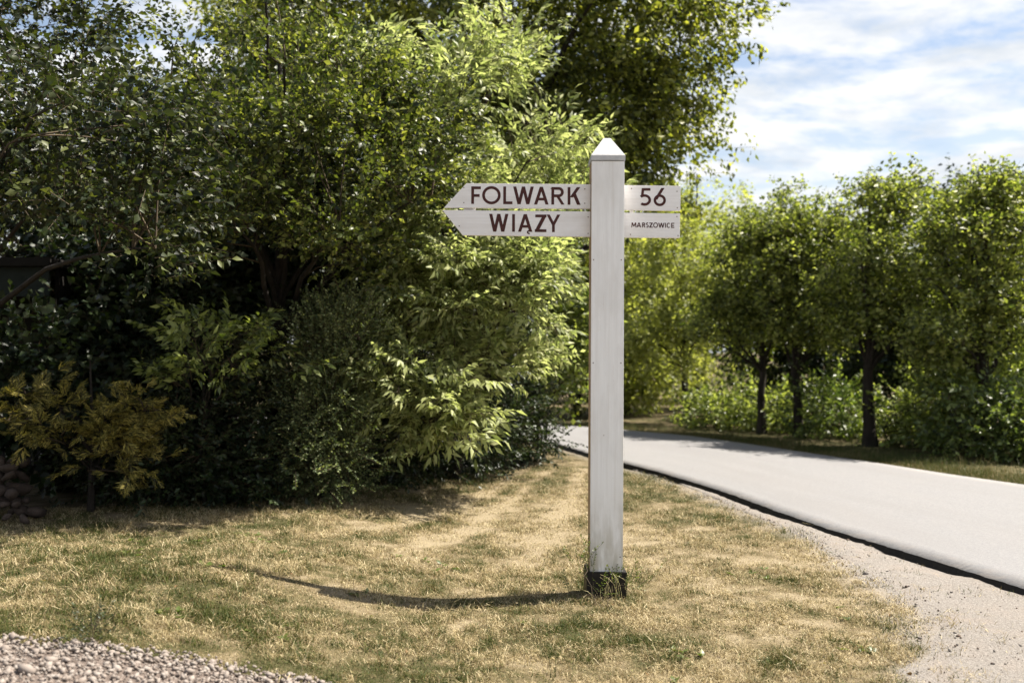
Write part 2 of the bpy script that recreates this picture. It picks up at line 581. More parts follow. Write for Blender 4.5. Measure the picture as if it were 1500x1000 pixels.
def make_tree(name, label, cat, base, height, r0, lobes, ncl, nper, sprigs, mat, group=None, sigma=.22, nlimb=7,
              shell=.45, outw=1.0, up=.15, rnd=.55, size=1.0, single=0, seed=1, lean=(0, 0), limb_low=.3, stems=1, bark='bark',
              zmin=None, boost=None, flat=.7, leaders=0):
    """a plant standing at base: trunk, limbs and a crown of leafy sprigs gathered in clumps inside the lobes.
    lobes: (x, y, z, rx, ry, rz, weight), world positions"""
    rng = np.random.default_rng(seed)
    gz = float(ground_z(base[0], base[1]))
    b0 = np.array([base[0], base[1], gz])
    root = thing(name, tuple(b0), label, cat, group)
    lobes = [tuple(l) for l in lobes]
    for _ in range(leaders):
        l = lobes[int(rng.integers(len(lobes)))]
        a_, q_ = rng.uniform(0, 6.28), rng.uniform(0, .8)
        zt = l[2] + l[5] * math.sqrt(1 - q_ * q_)
        if zt > max(k[2] + k[5] for k in lobes[:1]) * .72:
            lobes.append((l[0] + l[3] * q_ * math.cos(a_), l[1] + l[4] * q_ * math.sin(a_), zt + rng.uniform(-.25, .0), .07, .07, rng.uniform(.2, .36), sum(k[6] for k in lobes[:3]) * .007))
    lobes = np.array(lobes, float)
    w = lobes[:, 6] / lobes[:, 6].sum()
    li = rng.choice(len(lobes), ncl, p=w)
    u = norm(rng.normal(0, 1, (ncl, 3)))
    r = (shell ** 3 + (1 - shell ** 3) * rng.random(ncl)) ** (1 / 3)
    C = lobes[li, :3] + u * r[:, None] * lobes[li, 3:6]
    zm = gz + .12 if zmin is None else zmin
    C[:, 2] = np.where(C[:, 2] < zm, zm + rng.random(ncl) * .25, C[:, 2])
    # trunk(s)
    tips = []
    for s in range(stems):
        off = rng.normal(0, .12, 2) if stems > 1 else np.zeros(2)
        top = np.array([lean[0] + off[0] * 4, lean[1] + off[1] * 4, height * (.8 if stems > 1 else 1)])
        a = np.array([off[0], off[1], -.12])
        mid = np.array([a[0] * .6 + top[0] * .35, a[1] * .6 + top[1] * .35, height * .5]) + rng.normal(0, .05 * height / 3, 3) * (1, 1, 0)
        n = 11
        T = bez(a, mid, top, n)
        T[1:-1, :2] += rng.normal(0, .012 * height / 3, (n - 2, 2))
        rr = r0 / (stems ** .5) * (1 - np.linspace(0, 1, n) ** .9 * .85)
        rr[0] *= 1.35
        V, Fc = tube(T, rr, 8 if height > 3 else 6)
        link('trunk' if stems == 1 else 'stem', tri_mesh('trunk', V, Fc, [M[bark]], smooth_=True), root)
        tips.append(T)
    # limbs
    rel = C - b0
    limbs = []
    pick = [int(rng.integers(ncl))]
    dmin = np.linalg.norm(rel - rel[pick[0]], axis=1)
    for _ in range(nlimb - 1):
        k = int(np.argmax(dmin))
        pick.append(k)
        dmin = np.minimum(dmin, np.linalg.norm(rel - rel[k], axis=1))
    for k in pick:
        T = tips[int(rng.integers(stems))]
        hfrac = np.clip((rel[k, 2] / height) * .6 - .05, limb_low, .88)
        i0 = hfrac * (len(T) - 1)
        a = T[int(i0)] * (1 - i0 % 1) + T[min(int(i0) + 1, len(T) - 1)] * (i0 % 1)
        e = rel[k]
        m_ = a * .45 + e * .55 + np.array([0, 0, .22 * np.linalg.norm(e - a)]) + rng.normal(0, .06, 3)
        n = 9
        L = bez(a, m_, e, n)
        L[1:] += rng.normal(0, .02, (n - 1, 3))
        rl = np.linspace(max(min(.012, r0 * .6), r0 * .42 * (1 - hfrac * .5)), min(.005, r0 * .35), n)
        V, Fc = tube(L, rl, 5)
        link('limb', tri_mesh('limb', V, Fc, [M[bark]], smooth_=True), root)
        limbs.append(L)
    LP = np.concatenate(limbs + [t[5:] for t in tips])
    bag = Bag()
    for c in rel:
        d = np.linalg.norm(LP - c, axis=1) + np.where(LP[:, 2] > c[2], .4, 0)
        a = LP[int(np.argmin(d))]
        if np.linalg.norm(a - c) < .06:
            continue
        m_ = (a + c) / 2 + np.array([0, 0, .08]) + rng.normal(0, .04, 3)
        V, Fc = tube(bez(a, m_, c, 4), np.array([.010, .008, .006, .004]) * min(1, r0 / .03), 3)
        bag.add(V, Fc, 1)
    # sprigs
    cnt = rng.poisson(nper, ncl)
    ci = np.repeat(np.arange(ncl), cnt)
    sg = sigma * rng.uniform(.7, 1.3, ncl)
    pos = rel[ci] + rng.normal(0, 1, (len(ci), 3)) * sg[ci][:, None] * (1, 1, flat)
    cen = lobes[li[ci], :3] - b0
    outd = pos - cen * np.array([.85, .85, .6])
    outd[:, 2] *= .5
    local = pos - rel[ci]
    d = norm(outd) * outw + norm(local) * .45 + rng.normal(0, rnd, (len(ci), 3)) + np.array([0, 0, up])
    keep = pos[:, 2] > .04
    pos, d = pos[keep], d[keep]
    n = len(pos)
    Rm = frames(d, np.tile([[0, 0, 1.]], (n, 1)) + rng.normal(0, .3, (n, 3)), rng.normal(0, .6, n), size * rng.uniform(.75, 1.25, n))
    kind = rng.integers(len(sprigs), size=n)
    solo = np.zeros(n, bool)
    if single:
        # the sprigs that show largest get leaves of their own
        wp = pos + b0
        dist = np.linalg.norm(wp - np.array([0, 0, H]), axis=1)
        px = 750 + wp[:, 0] / wp[:, 1] * F
        py = YH - (wp[:, 2] - H) / wp[:, 1] * F
        ok = (px > 10) & (px < 1490) & (py > 10) & (py < 990) & (wp[:, 1] > .5)
        if boost:
            ok &= (px > boost[0]) & (px < boost[2]) & (py > boost[1]) & (py < boost[3])
        order = np.argsort(np.where(ok, dist, 1e9))
        tot = 0
        for i in order:
            c = len(sprigs[kind[i]]['LP'])
            if tot + c > single or not ok[i]:
                break
            solo[i] = True
            tot += c
    for k, sp in enumerate(sprigs):
        s_ = (kind == k) & ~solo
        if s_.any():
            V, Fc = scatter(sp['V'], sp['F'], Rm[s_], pos[s_])
            bag.add(V, Fc, np.tile(sp['m'], int(s_.sum())))
    o = link('crown', bag.mesh('crown', [M[mat], M['twig']]), root)
    o['kind'] = 'stuff'
    if solo.any():
        key = (mat, id(sprigs))
        if key not in LEAFMESH:
            LEAFMESH[key] = tri_mesh('leaf', *(leaf_hi(.30, .10, -.14) if mat in ('elm', 'plum') else sprigs[0]['leaf']), [M[mat]])
        tw = Bag()
        for i in np.nonzero(solo)[0]:
            sp = sprigs[kind[i]]
            sel = sp['m'] == 1
            used = np.unique(sp['F'][sel])
            remap = np.zeros(len(sp['V']), int)
            remap[used] = np.arange(len(used))
            tw.add(sp['V'][used] @ Rm[i].T + pos[i], remap[sp['F'][sel]], 0)
            for LR, LPp in zip(sp['LR'], sp['LP']):
                A = Rm[i] @ LR
                q = Rm[i] @ LPp + pos[i]
                lo = link('leaf', LEAFMESH[key], root)
                mt = Matrix(A.tolist()).to_4x4()
                mt.translation = Vector(q)
                lo.matrix_local = mt
        link('twigs', tw.mesh('twigs', [M['twig']]), root)['kind'] = 'stuff'
    return root


# ------------------------------------------------------------------ lie of the land
def ground_z(x, y):
    x = np.asarray(x, float)
    y = np.asarray(y, float)
    rise = .17 * smooth(.2, 2.3, -x) * (1 - smooth(11, 15, y))
    rise = rise + .13 * smooth(.1, 1.9, -x) * (1 - smooth(5.9, 8.0, y))
    near = np.exp(-((x / 12) ** 2 + ((y - 9) / 14) ** 2))
    return rise + near * (fbm(x, y, .8, 3) - .5) * .05


NEAR = np.array([(-40, 34), (-15, 24.6), (-6, 21.1), (-2.5, 19.4), (-.5, 18.2), (.44, 17.5), (.81, 16.5), (1.19, 14.95), (1.58, 13.7), (1.87, 12.8), (2.28, 11.2),
                 (2.4, 10.6), (2.58, 9.5), (2.77, 8.6), (2.95, 7.95), (3.10, 7.4), (3.22, 6.9), (3.34, 6.45), (3.55, 5.5), (3.78, 4.0), (4.0, 2), (4.1, 0), (4.0, -8), (3.5, -30)], float)
FAR = np.array([(-40, 37.8), (-15, 28.3), (-6, 24.8), (-2.5, 23.1), (-.5, 22.1), (.59, 21.4), (1.09, 20.85), (1.59, 20.3), (2.23, 19.6), (2.89, 18.8),
                (3.3, 18.2), (3.95, 16.7), (4.59, 15.0), (5.1, 13.7), (5.52, 12.5), (5.95, 11.5), (6.55, 9.8), (7.05, 7.8), (7.4, 5.5), (7.6, 3), (7.75, 1), (7.8, -2), (7.7, -10), (7.2, -30)], float)


def resample(Pl, n):
    s = np.concatenate([[0], np.cumsum(np.linalg.norm(np.diff(Pl, axis=0), axis=1))])
    # denser close to the viewer
    mid = np.interp(np.linspace(0, s[-1], 4000), s, Pl[:, 1])
    mx = np.interp(np.linspace(0, s[-1], 4000), s, Pl[:, 0])
    wgt = 1 / (1.5 + np.hypot(mx, mid - 3)) ** 1.3
    cw = np.concatenate([[0], np.cumsum((wgt[1:] + wgt[:-1]) / 2)])
    t = np.interp(np.linspace(0, cw[-1], n), cw, np.linspace(0, s[-1], 4000))
    q = np.stack([np.interp(t, s, Pl[:, 0]), np.interp(t, s, Pl[:, 1])], 1)
    for _ in range(3):
        q[1:-1] = (q[:-2] + 2 * q[1:-1] + q[2:]) / 4
    return q, t / s[-1]


def side_of(Pl, y):
    """X of the polyline at distance y (the polylines run with falling y)"""
    o = np.argsort(Pl[:, 1])
    return np.interp(y, Pl[o, 1], Pl[o, 0])


def lawn_edge(y):
    return np.interp(y, [0, 3, 4, 4.8, 5.8, 6.25, 7.4, 8.3, 10.3, 11.5, 13, 15, 17.5, 18.3], [-.2, .7, 1.25, 1.8, 2.3, 2.36, 2.40, 2.42, 2.2, 2.02, 1.72, 1.12, .36, -.5])


def gravel_edge(x):
    return np.interp(x, [-6, -2.57, -1.6, -.9, -.2, .6], [4.66, 4.48, 4.45, 4.53, 4.2, 3.0])


def sandy(x, y):
    """0 lawn .. 1 bare pale sand beside the road"""
    e = lawn_edge(y) + (fbm(x, y, 2.2, 4) - .5) * .9 * np.clip((9.5 - y) / 4, .12, 1)
    s = smooth(-.22, .30, x - e)
    return s


TRACKS = [np.array([(-1.6, 8.0), (-1.0, 9.0), (-.35, 11.0), (.15, 13.5), (.5, 16)]), np.array([(-.7, 8.0), (-.35, 9.2), (.05, 11.2), (.5, 13.6)]),
          np.array([(.1, 7.6), (.45, 9.4), (.75, 11.4), (.95, 13.6)])]


def dryness(x, y):
    """0 green .. 1 bleached straw"""
    n = .55 * fbm(x, y, .55, 3) + .45 * fbm(x + 31, y, 2.6, 4)
    v = .36 + (.55 * (fbm(x, y, .55, 3) - .5) + .6 * (fbm(x + 31, y, 2.9, 4) - .5) + .55 * (fbm(x + 7, y, 9.0, 3) - .5)) * 2.1
    v = v + .42 * np.exp(-(((x + .5) / 1.9) ** 2 + ((y - 8.6) / 2.6) ** 2)) + .12 * np.exp(-((x - 1.0) / 1.4) ** 2)
    v = v - .34 * np.exp(-(((x + 2.3) / 1.1) ** 2 + ((y - 5.6) / .8) ** 2)) - .12 * np.exp(-(((x + .6) / 1.2) ** 2 + ((y - 5.0) / .5) ** 2))
    for T in TRACKS:
        tx = np.interp(y, T[:, 1], T[:, 0])
        inside = smooth(T[0, 1] - .6, T[0, 1] + .4, y) * (1 - smooth(T[-1, 1] - .5, T[-1, 1] + .5, y))
        v = v + inside * (.62 * np.exp(-((x - tx) / .13) ** 2) - .16 * np.exp(-((x - tx - .24) / .12) ** 2))
    for (gx, gy, sx, sy, a) in ((-1.2, 9.1, .45, .14, .5), (.15, 12.0, .3, .18, .35), (-1.75, 6.75, .5, .09, .35), (-.2, 6.35, .6, .1, .25), (-1.5, 8.4, .5, .2, .3)):
        v = v - a * np.exp(-(((x - gx) / sx) ** 2 + ((y - gy) / sy) ** 2))
    return np.clip(v, 0, 1)


# ground: one sheet to the horizon, fine close to the viewer
gx = np.concatenate([-np.geomspace(700, 7.2, 26), np.arange(-7, 9.01, .085), np.geomspace(9.2, 700, 26)])
gy = np.concatenate([-np.geomspace(700, 1.2, 16), np.arange(-1, 2.5, .5), np.arange(2.6, 19, .09), np.arange(19.1, 30, .4), np.geomspace(30.5, 1500, 30)])
GX, GY = np.meshgrid(gx, gy)
GZ = ground_z(GX, GY)
V = np.stack([GX, GY, GZ], -1).reshape(-1, 3)
nx, ny = len(gx), len(gy)
idx = np.arange(nx * ny).reshape(ny, nx)
Q = np.stack([idx[:-1, :-1], idx[:-1, 1:], idx[1:, 1:], idx[1:, :-1]], -1).reshape(-1, 4)
dry = dryness(V[:, 0], V[:, 1])
snd = sandy(V[:, 0], V[:, 1]) * (V[:, 0] < side_of(NEAR, V[:, 1]) + .3)
snd = np.where((V[:, 1] < 0) | (V[:, 1] > 18), 0, snd)


def sand_col(t):
    fine = noise(t, 70, 6, .7)
    c = mixc(t, ramp(t, fine, [(.34, 0.), (.64, 1.)]), (0.159, 0.141, 0.124), (0.269, 0.248, 0.226))
    c = mixc(t, ramp(t, noise(t, 3.5, 6, .6), [(.48, 0.), (.72, .5)]), c, (.26, .215, .18))
    c = mixc(t, ramp(t, noise(t, 150, 3), [(.64, 0.), (.70, .8)]), c, (.10, .08, .065))
    return mixc(t, ramp(t, noise(t, 110, 3, .5, None, (1, 1.2, 1)), [(.66, 0.), (.70, .8)]), c, (.44, .41, .385))


def ground_mat():
    m, t, p = new_mat('lawn_ground')
    a = nd(t, 'ShaderNodeAttribute', attribute_name='dry')
    s = nd(t, 'ShaderNodeAttribute', attribute_name='sand')
    fine = noise(t, 60, 6, .65)
    mid = noise(t, 14, 5, .6)
    d = mathn(t, 'ADD', a.outputs['Fac'], mathn(t, 'MULTIPLY', mathn(t, 'SUBTRACT', fine, .5), .9), True)
    grass = ramp(t, d, [(0, (.045, .044, .018)), (.35, (.085, .072, .035)), (.65, (.14, .11, .064)), (1, (.235, .192, .125))])
    grass = mixc(t, ramp(t, mid, [(.55, 0.), (.75, .5)]), grass, (.12, .082, .05))
    sand = sand_col(t)
    c = mixc(t, s.outputs['Fac'], grass, sand)
    t.links.new(c, p.inputs['Base Color'])
    p.inputs['Roughness'].default_value = .95
    p.inputs['Specular IOR Level'].default_value = .1
    bump(t, p, fine, .02, .8)
    return m


M['ground'] = ground_mat()
tag(link('ground', tri_mesh('ground', V, Q, [M['ground']], attr={'dry': dry, 'sand': snd}, smooth_=True)), 'flat grassy ground under the lawn and the trees', None, None, 'structure')

# road slab
NR = 1500
ne, tn = resample(NEAR, NR)
fe, tf = resample(FAR, NR)
dn = np.gradient(ne, axis=0)
nrm = np.stack([-dn[:, 1], dn[:, 0]], 1)
nrm /= np.linalg.norm(nrm, axis=1, keepdims=True)
jit = (fbm(np.arange(NR) * .35, tn * 0, 1, 4) - .5) * .035
ne = ne + nrm * jit[:, None]
rows = []
K = 14
for k in range(K + 1):
    f = k / K
    q = ne * (1 - f) + fe * f
    rows.append(np.concatenate([q, (.062 + .02 * 4 * f * (1 - f) - .003 * (f == 0)) * np.ones((len(q), 1))], 1))
low_n = np.concatenate([ne - nrm * .05, -.06 * np.ones((len(ne), 1))], 1)
low_f = np.concatenate([fe, -.06 * np.ones((len(fe), 1))], 1)
lip = rows[0].copy()
lip[:, 2] -= .001
lip2 = np.concatenate([ne - nrm * .012, (rows[0][:, 2:] - .022)], 1)
rows = [low_n, lip2, lip] + rows + [low_f]
RV = np.concatenate(rows)
n = len(ne)
rid = np.arange(len(RV)).reshape(len(rows), n)
RQ = np.stack([rid[:-1, :-1], rid[:-1, 1:], rid[1:, 1:], rid[1:, :-1]], -1).reshape(-1, 4)
e_attr = np.zeros((len(rows), n))
e_attr[0:3] = 1
e_attr[-1] = 1
ac_attr = np.concatenate([np.zeros((3, n)), np.repeat(np.arange(K + 1)[:, None] / K, n, 1), np.ones((1, n))])
al_attr = np.tile(np.cumsum(np.concatenate([[0], np.linalg.norm(np.diff(ne, axis=0), axis=1)]))[None], (len(rows), 1))


def asphalt():
    m, t, p = new_mat('pale_asphalt')
    g = t.nodes.new('ShaderNodeNewGeometry')
    fine = noise(t, 140, 4, .7)
    big = noise(t, .7, 4, .55, scl=(1.6, .5, 1))
    c = mixc(t, ramp(t, fine, [(.3, 0.), (.7, 1.)]), (.112, .112, .116), (.198, .195, .198))
    c = mixc(t, ramp(t, big, [(.45, 0.), (.7, .45)]), c, (.175, .167, .164))
    c = mixc(t, ramp(t, noise(t, 330, 2), [(.66, 0.), (.72, .6)]), c, (.11, .10, .097))
    c = mixc(t, ramp(t, noise(t, 45, 4, .7), [(.42, .0), (.66, .7)]), c, (0.218, 0.211, 0.208))
    ac = nd(t, 'ShaderNodeAttribute', attribute_name='across')
    al = nd(t, 'ShaderNodeAttribute', attribute_name='along')
    cv_ = t.nodes.new('ShaderNodeCombineXYZ')
    t.links.new(mathn(t, 'MULTIPLY', ac.outputs['Fac'], 7.0), cv_.inputs[0])
    t.links.new(mathn(t, 'MULTIPLY', al.outputs['Fac'], .22), cv_.inputs[1])
    c = mixc(t, ramp(t, noise(t, 1.0, 5, .6, cv_.outputs[0]), [(.42, 0.), (.68, .55)]), c, (.15, .144, .142))
    edge = mathn(t, 'ABSOLUTE', mathn(t, 'SUBTRACT', ac.outputs['Fac'], .5))
    dirt = mathn(t, 'MULTIPLY', ramp(t, edge, [(.42, 0.), (.5, 1.)]), ramp(t, noise(t, 6, 5), [(.45, 0.), (.7, .4)]))
    c = mixc(t, dirt, c, (.33, .28, .235))
    ed = nd(t, 'ShaderNodeAttribute', attribute_name='side')
    c = mixc(t, ed.outputs['Fac'], c, (.014, .013, .012))  # slab side painted near black to deepen the shade along the edge
    t.links.new(c, p.inputs['Base Color'])
    p.inputs['Roughness'].default_value = .82
    p.inputs['Specular IOR Level'].default_value = .3
    bump(t, p, noise(t, 120, 5, .7), .006, .6)
    return m


tag(link('road', tri_mesh('road', RV, RQ, [asphalt()], attr={'side': e_attr.ravel(), 'across': ac_attr.ravel(), 'along': al_attr.ravel()})), 'pale asphalt country road curving left', None, None, 'structure')

# pale sandy shoulder sheet along the near road edge
yy = np.concatenate([np.arange(-3, 3, .3), np.arange(3, 13.5, .05)])
xe = side_of(NEAR, yy) + .02
xl = np.minimum(lawn_edge(np.maximum(yy, 0)) + .10 + (fbm(yy, yy * 0 + 3, 3.0, 4) - .5) * .35 * np.clip((10 - yy) / 4, .15, 1), xe - .06)
SV = []
KS = 10
for k in range(KS + 1):
    f = k / KS
    x_ = xl * (1 - f) + xe * f
    h_ = (.005 + .012 * math.sin(f * math.pi)) if 0 < k else -.003
    SV.append(np.stack([x_, yy, ground_z(x_, yy) + h_ + (fbm(x_, yy, 8, 2) - .5) * .018 * (0 < k < KS) + .022 * smooth(.40, .72, fbm(x_ * 0, yy, 2.6, 4)) * f ** 6], 1))
SV = np.concatenate(SV)
sid = np.arange(len(SV)).reshape(KS + 1, len(yy))
SQ = np.stack([sid[:-1, :-1], sid[1:, :-1], sid[1:, 1:], sid[:-1, 1:]], -1).reshape(-1, 4)


def sand_mat():
    m, t, p = new_mat('sandy_gravel')
    t.links.new(sand_col(t), p.inputs['Base Color'])
    p.inputs['Roughness'].default_value = .95
    p.inputs['Specular IOR Level'].default_value = .1
    bump(t, p, noise(t, 55, 6, .7), .022, .9)
    return m


M['sand'] = sand_mat()
tag(link('road_shoulder', tri_mesh('road_shoulder', SV, SQ, [M['sand']], smooth_=True)), 'pale sandy gravel strip beside the road', None, None, 'structure')


# ------------------------------------------------------------------ stones
def pebble_variants(n, rng, flat=.6, ico=1):
    import bmesh
    out = []
    for _ in range(n):
        bm = bmesh.new()
        bmesh.ops.create_icosphere(bm, subdivisions=ico, radius=.5)
        V = np.array([v.co[:] for v in bm.verts])
        Fc = np.array([[v.index for v in f.verts] for f in bm.faces])
        bm.free()
        V = V * rng.uniform(.68, 1.15, (len(V), 1)) * np.array([1, rng.uniform(.6, .85), rng.uniform(.4, flat)])
        out.append((V, Fc))
    return out


GR = np.random.default_rng(8)
PEB = pebble_variants(8, GR, .65, 1)
# icosphere level 1 is the 20-faced one
M['gravel_base'] = plain_mat('dark_gravel_base', (.09, .07, .058), (.17, .135, .115), 60, .95, .02, 70)
# gravel bed in the near corner
gxs = np.arange(-5.5, .9, .06)
gv = []
for k in range(13):
    f = k / 12
    ye = gravel_edge(gxs) + (fbm(gxs, gxs * 0, 4, 3) - .5) * .15
    y_ = 2.2 * (1 - f) + ye * f
    gv.append(np.stack([gxs, y_, ground_z(gxs, y_) + (.02 if k < 12 else -.004)], 1))
gv = np.concatenate(gv)
gi = np.arange(len(gv)).reshape(13, len(gxs))
gq = np.stack([gi[:-1, :-1], gi[:-1, 1:], gi[1:, 1:], gi[1:, :-1]], -1).reshape(-1, 4)
bed = tag(link('gravel_bed', tri_mesh('gravel_bed', gv, gq, [M['gravel_base']], smooth_=True)), 'bed of pinkish white crushed stone', None, None, 'structure')
NG = 21000
px_ = GR.uniform(-4.2, .3, NG)
py_ = 3.5 + GR.random(NG) * 1.4
ed_ = gravel_edge(px_) + (fbm(px_, px_ * 0, 4, 3) - .5) * .15 + GR.normal(0, .03, NG)
k_ = py_ < ed_
px_, py_ = px_[k_], py_[k_]
sz = GR.lognormal(math.log(.0205), .42, len(px_))
pz_ = ground_z(px_, py_) + .022 + GR.uniform(-.006, .012, len(px_))
wp = np.stack([px_, py_, pz_], 1)
sx_ = 750 + px_ / py_ * F
sy_ = YH + (H - pz_) / py_ * F
vis = (sx_ > -5) & (sx_ < 560) & (sy_ < 1005)
keep = (sx_ > -120) & (sy_ < 1120)
wp, sz, vis = wp[keep], sz[keep], vis[keep]
rk = GR.integers(8, size=len(wp))
Rg = frames(norm(GR.normal(0, 1, (len(wp), 3)) * (1, 1, .35)), np.tile([[0, 0, 1.]], (len(wp), 1)), GR.normal(0, .5, len(wp)), sz)
order = np.argsort(-np.where(vis, sz, 0))[:300]
own = np.zeros(len(wp), bool)
own[order] = True
gb = Bag()
for k in range(8):
    s_ = (rk == k) & ~own
    Vv, Ff = scatter(PEB[k][0], PEB[k][1], Rg[s_], wp[s_])
    gb.add(Vv, Ff, 0)
tag(link('gravel', gb.mesh('gravel', [M['gravel']]), bed), None, None, None, 'stuff')
pm = [tri_mesh('stone', a, b, [M['gravel']]) for a, b in PEB]
for i in np.nonzero(own)[0]:
    o = link('stone', pm[rk[i]], bed)
    mt = Matrix(Rg[i].tolist()).to_4x4()
    mt.translation = Vector(wp[i])
    o.matrix_local = mt

# loose crumbs on the shoulder
NC = 4200
cy_ = GR.uniform(3.6, 11, NC)
cx_ = side_of(NEAR, cy_) - .02 - GR.random(NC) ** .8 * np.clip(2.6 - (cy_ - 3.5) * .3, .3, 3)
s_ok = sandy(cx_, cy_) > .5
cx_, cy_ = cx_[s_ok], cy_[s_ok]
cs = GR.lognormal(math.log(.0085), .55, len(cx_))
cb = Bag()
crk = GR.integers(8, size=len(cx_))
cR = frames(norm(GR.normal(0, 1, (len(cx_), 3)) * (1, 1, .3)), np.tile([[0, 0, 1.]], (len(cx_), 1)), GR.normal(0, .5, len(cx_)), cs)
cP = np.stack([cx_, cy_, ground_z(cx_, cy_) + .016], 1)
for k in range(8):
    q = crk == k
    if q.any():
        Vv, Ff = scatter(PEB[k][0], PEB[k][1], cR[q], cP[q])
        cb.add(Vv, Ff, (GR.random(len(Ff)) * 0 + (k % 3 != 0)).astype(int))
M['crumb'] = plain_mat('dark_crumbs', (.06, .045, .035), (.14, .10, .08), 30, .9)
tag(link('grit', cb.mesh('grit', [M['crumb'], M['sand']])), 'dark grit and crumbs scattered over the sandy shoulder', 'grit', None, 'stuff')


# ------------------------------------------------------------------ grass
def grass_mat(name='grass_blade', shift=0.0):
    m, t, p = new_mat(name)
    a = nd(t, 'ShaderNodeAttribute', attribute_name='dry')
    c = ramp(t, a.outputs['Fac'], [(0, (0.036, 0.054, 0.010)), (.22, (0.067, 0.085, 0.019)), (.42, (0.139, 0.127, 0.038)), (.52, (0.161, 0.113, 0.052)), (.62, (0.292, 0.230, 0.110)), (.8, (0.422, 0.342, 0.187)), (1, (0.573, 0.488, 0.305))])
    t.links.new(c, p.inputs['Base Color'])
    p.inputs['Roughness'].default_value = .6
    p.inputs['Specular IOR Level'].default_value = .25
    tr = t.nodes.new('ShaderNodeBsdfTranslucent')
    t.links.new(c, tr.inputs[0])
    mx = t.nodes.new('ShaderNodeMixShader')
    mx.inputs[0].default_value = .3
    t.links.new(p.outputs[0], mx.inputs[1])
    t.links.new(tr.outputs[0], mx.inputs[2])
    t.links.new(mx.outputs[0], t.nodes['Material Output'].inputs[0])
    return m


M['grass'] = grass_mat()


def blades(x, y, z, h, w, lean, dryv, rng):
    n = len(x)
    az = rng.uniform(0, 2 * math.pi, n)
    ld = rng.uniform(0, 2 * math.pi, n)
    side = np.stack([np.cos(az), np.sin(az), 0 * az], 1) * (w / 2)[:, None]
    le = np.stack([np.cos(ld), np.sin(ld), 0 * ld], 1)
    b = np.stack([x, y, z - .004], 1)
    sl, cl = np.sin(lean), np.cos(lean)
    m_ = b + le * (h * .55 * sl * .7)[:, None] + np.stack([0 * h, 0 * h, h * .55 * np.sqrt(1 - (sl * .7) ** 2)], 1)
    tp = b + le * (h * sl)[:, None] + np.stack([0 * h, 0 * h, h * cl], 1)
    V = np.stack([b - side, b + side, m_, m_ - side * .55, m_ + side * .55, tp], 1).reshape(-1, 3)
    f = np.array([[0, 1, 2], [3, 4, 5]])
    Fc = (f[None] + (np.arange(n) * 6)[:, None, None]).reshape(-1, 3)
    return V, Fc, np.repeat(dryv, 6)


def lawn_points(n, y0, y1, rng):
    y = rng.uniform(y0, y1, n)
    hw0 = .56 * y + .25
    x = rng.uniform(-1, 1, n) * hw0
    return x, y


g = np.random.default_rng(77)
GXs, GYs = [], []
for (y0, y1, dens) in ((3.9, 5.5, 12500), (5.5, 7.2, 9500), (7.2, 9.5, 5200), (9.5, 13, 2400), (13, 18.5, 900)):
    area = (y1 - y0) * 2 * (.56 * (y0 + y1) / 2 + .25)
    x, y = lawn_points(int(area * dens), y0, y1, g)
    GXs.append(x)
    GYs.append(y)
x, y = np.concatenate(GXs), np.concatenate(GYs)
ok = (x < side_of(NEAR, y) - .05) & (y > gravel_edge(x) + (fbm(x, x * 0, 4, 3) - .5) * .15 + g.normal(.02, .05, len(x)))
hedge_y = np.interp(x, [-6, -3.75, -3.2, -2.0, -1.4, -.4, .3, .7], [7.9, 8.2, 9.3, 10.2, 11.3, 12.9, 14.2, 17.5])
ok &= y < hedge_y + .9
sndp = sandy(x, y)
ok &= g.random(len(x)) > sndp ** .8 * np.where(fbm(x, y, 6, 3) > .60, .80, .985)
# bare patches
ok &= g.random(len(x)) > .6 * smooth(.62, .72, fbm(x + 5, y, 4.4, 4))
x, y, sndp = x[ok], y[ok], sndp[ok]
dv = dryness(x, y)
pg = np.clip(.80 - 1.15 * dv + 2.3 * (fbm(x, y, 12, 3) - .5), .03, .95)
u_ = g.random(len(x))
dn_ = np.where(u_ < pg, g.normal(.20, .13, len(x)), np.where(u_ < pg + .22, g.normal(.53, .04, len(x)), g.normal(.80, .14, len(x))))
dn_ = np.clip(dn_, 0, 1)
tuf = fbm(x + 3, y + 8, 5, 3)
h = (.015 + .026 * g.random(len(x)) ** 1.8) * (1.30 - .35 * dv) * (.55 + 1.05 * smooth(.3, .7, tuf)) * (.7 + .7 * fbm(x, y, 16, 2)) * np.where(dn_ < .4, .9, 1.1) * (1.1 - .35 * smooth(.7, 1.0, dv))
h *= np.where(g.random(len(x)) < .02, 2.0, 1.0)
wd = (.0064 + .0007 * np.clip(y - 4.5, 0, 8)) * g.uniform(.7, 1.3, len(x))
lean = np.clip(g.normal(.75, .35, len(x)) + .35 * (dn_ > .4), .05, 1.5)
Vg, Fg, Ag = blades(x, y, ground_z(x, y), h, wd, lean, dn_, g)
tag(link('lawn_grass', tri_mesh('lawn_grass', Vg, Fg, [M['grass']], attr={'dry': Ag})), 'short dry mown grass of the lawn, straw and olive', 'grass', None, 'stuff')
N_GRASS = len(x)

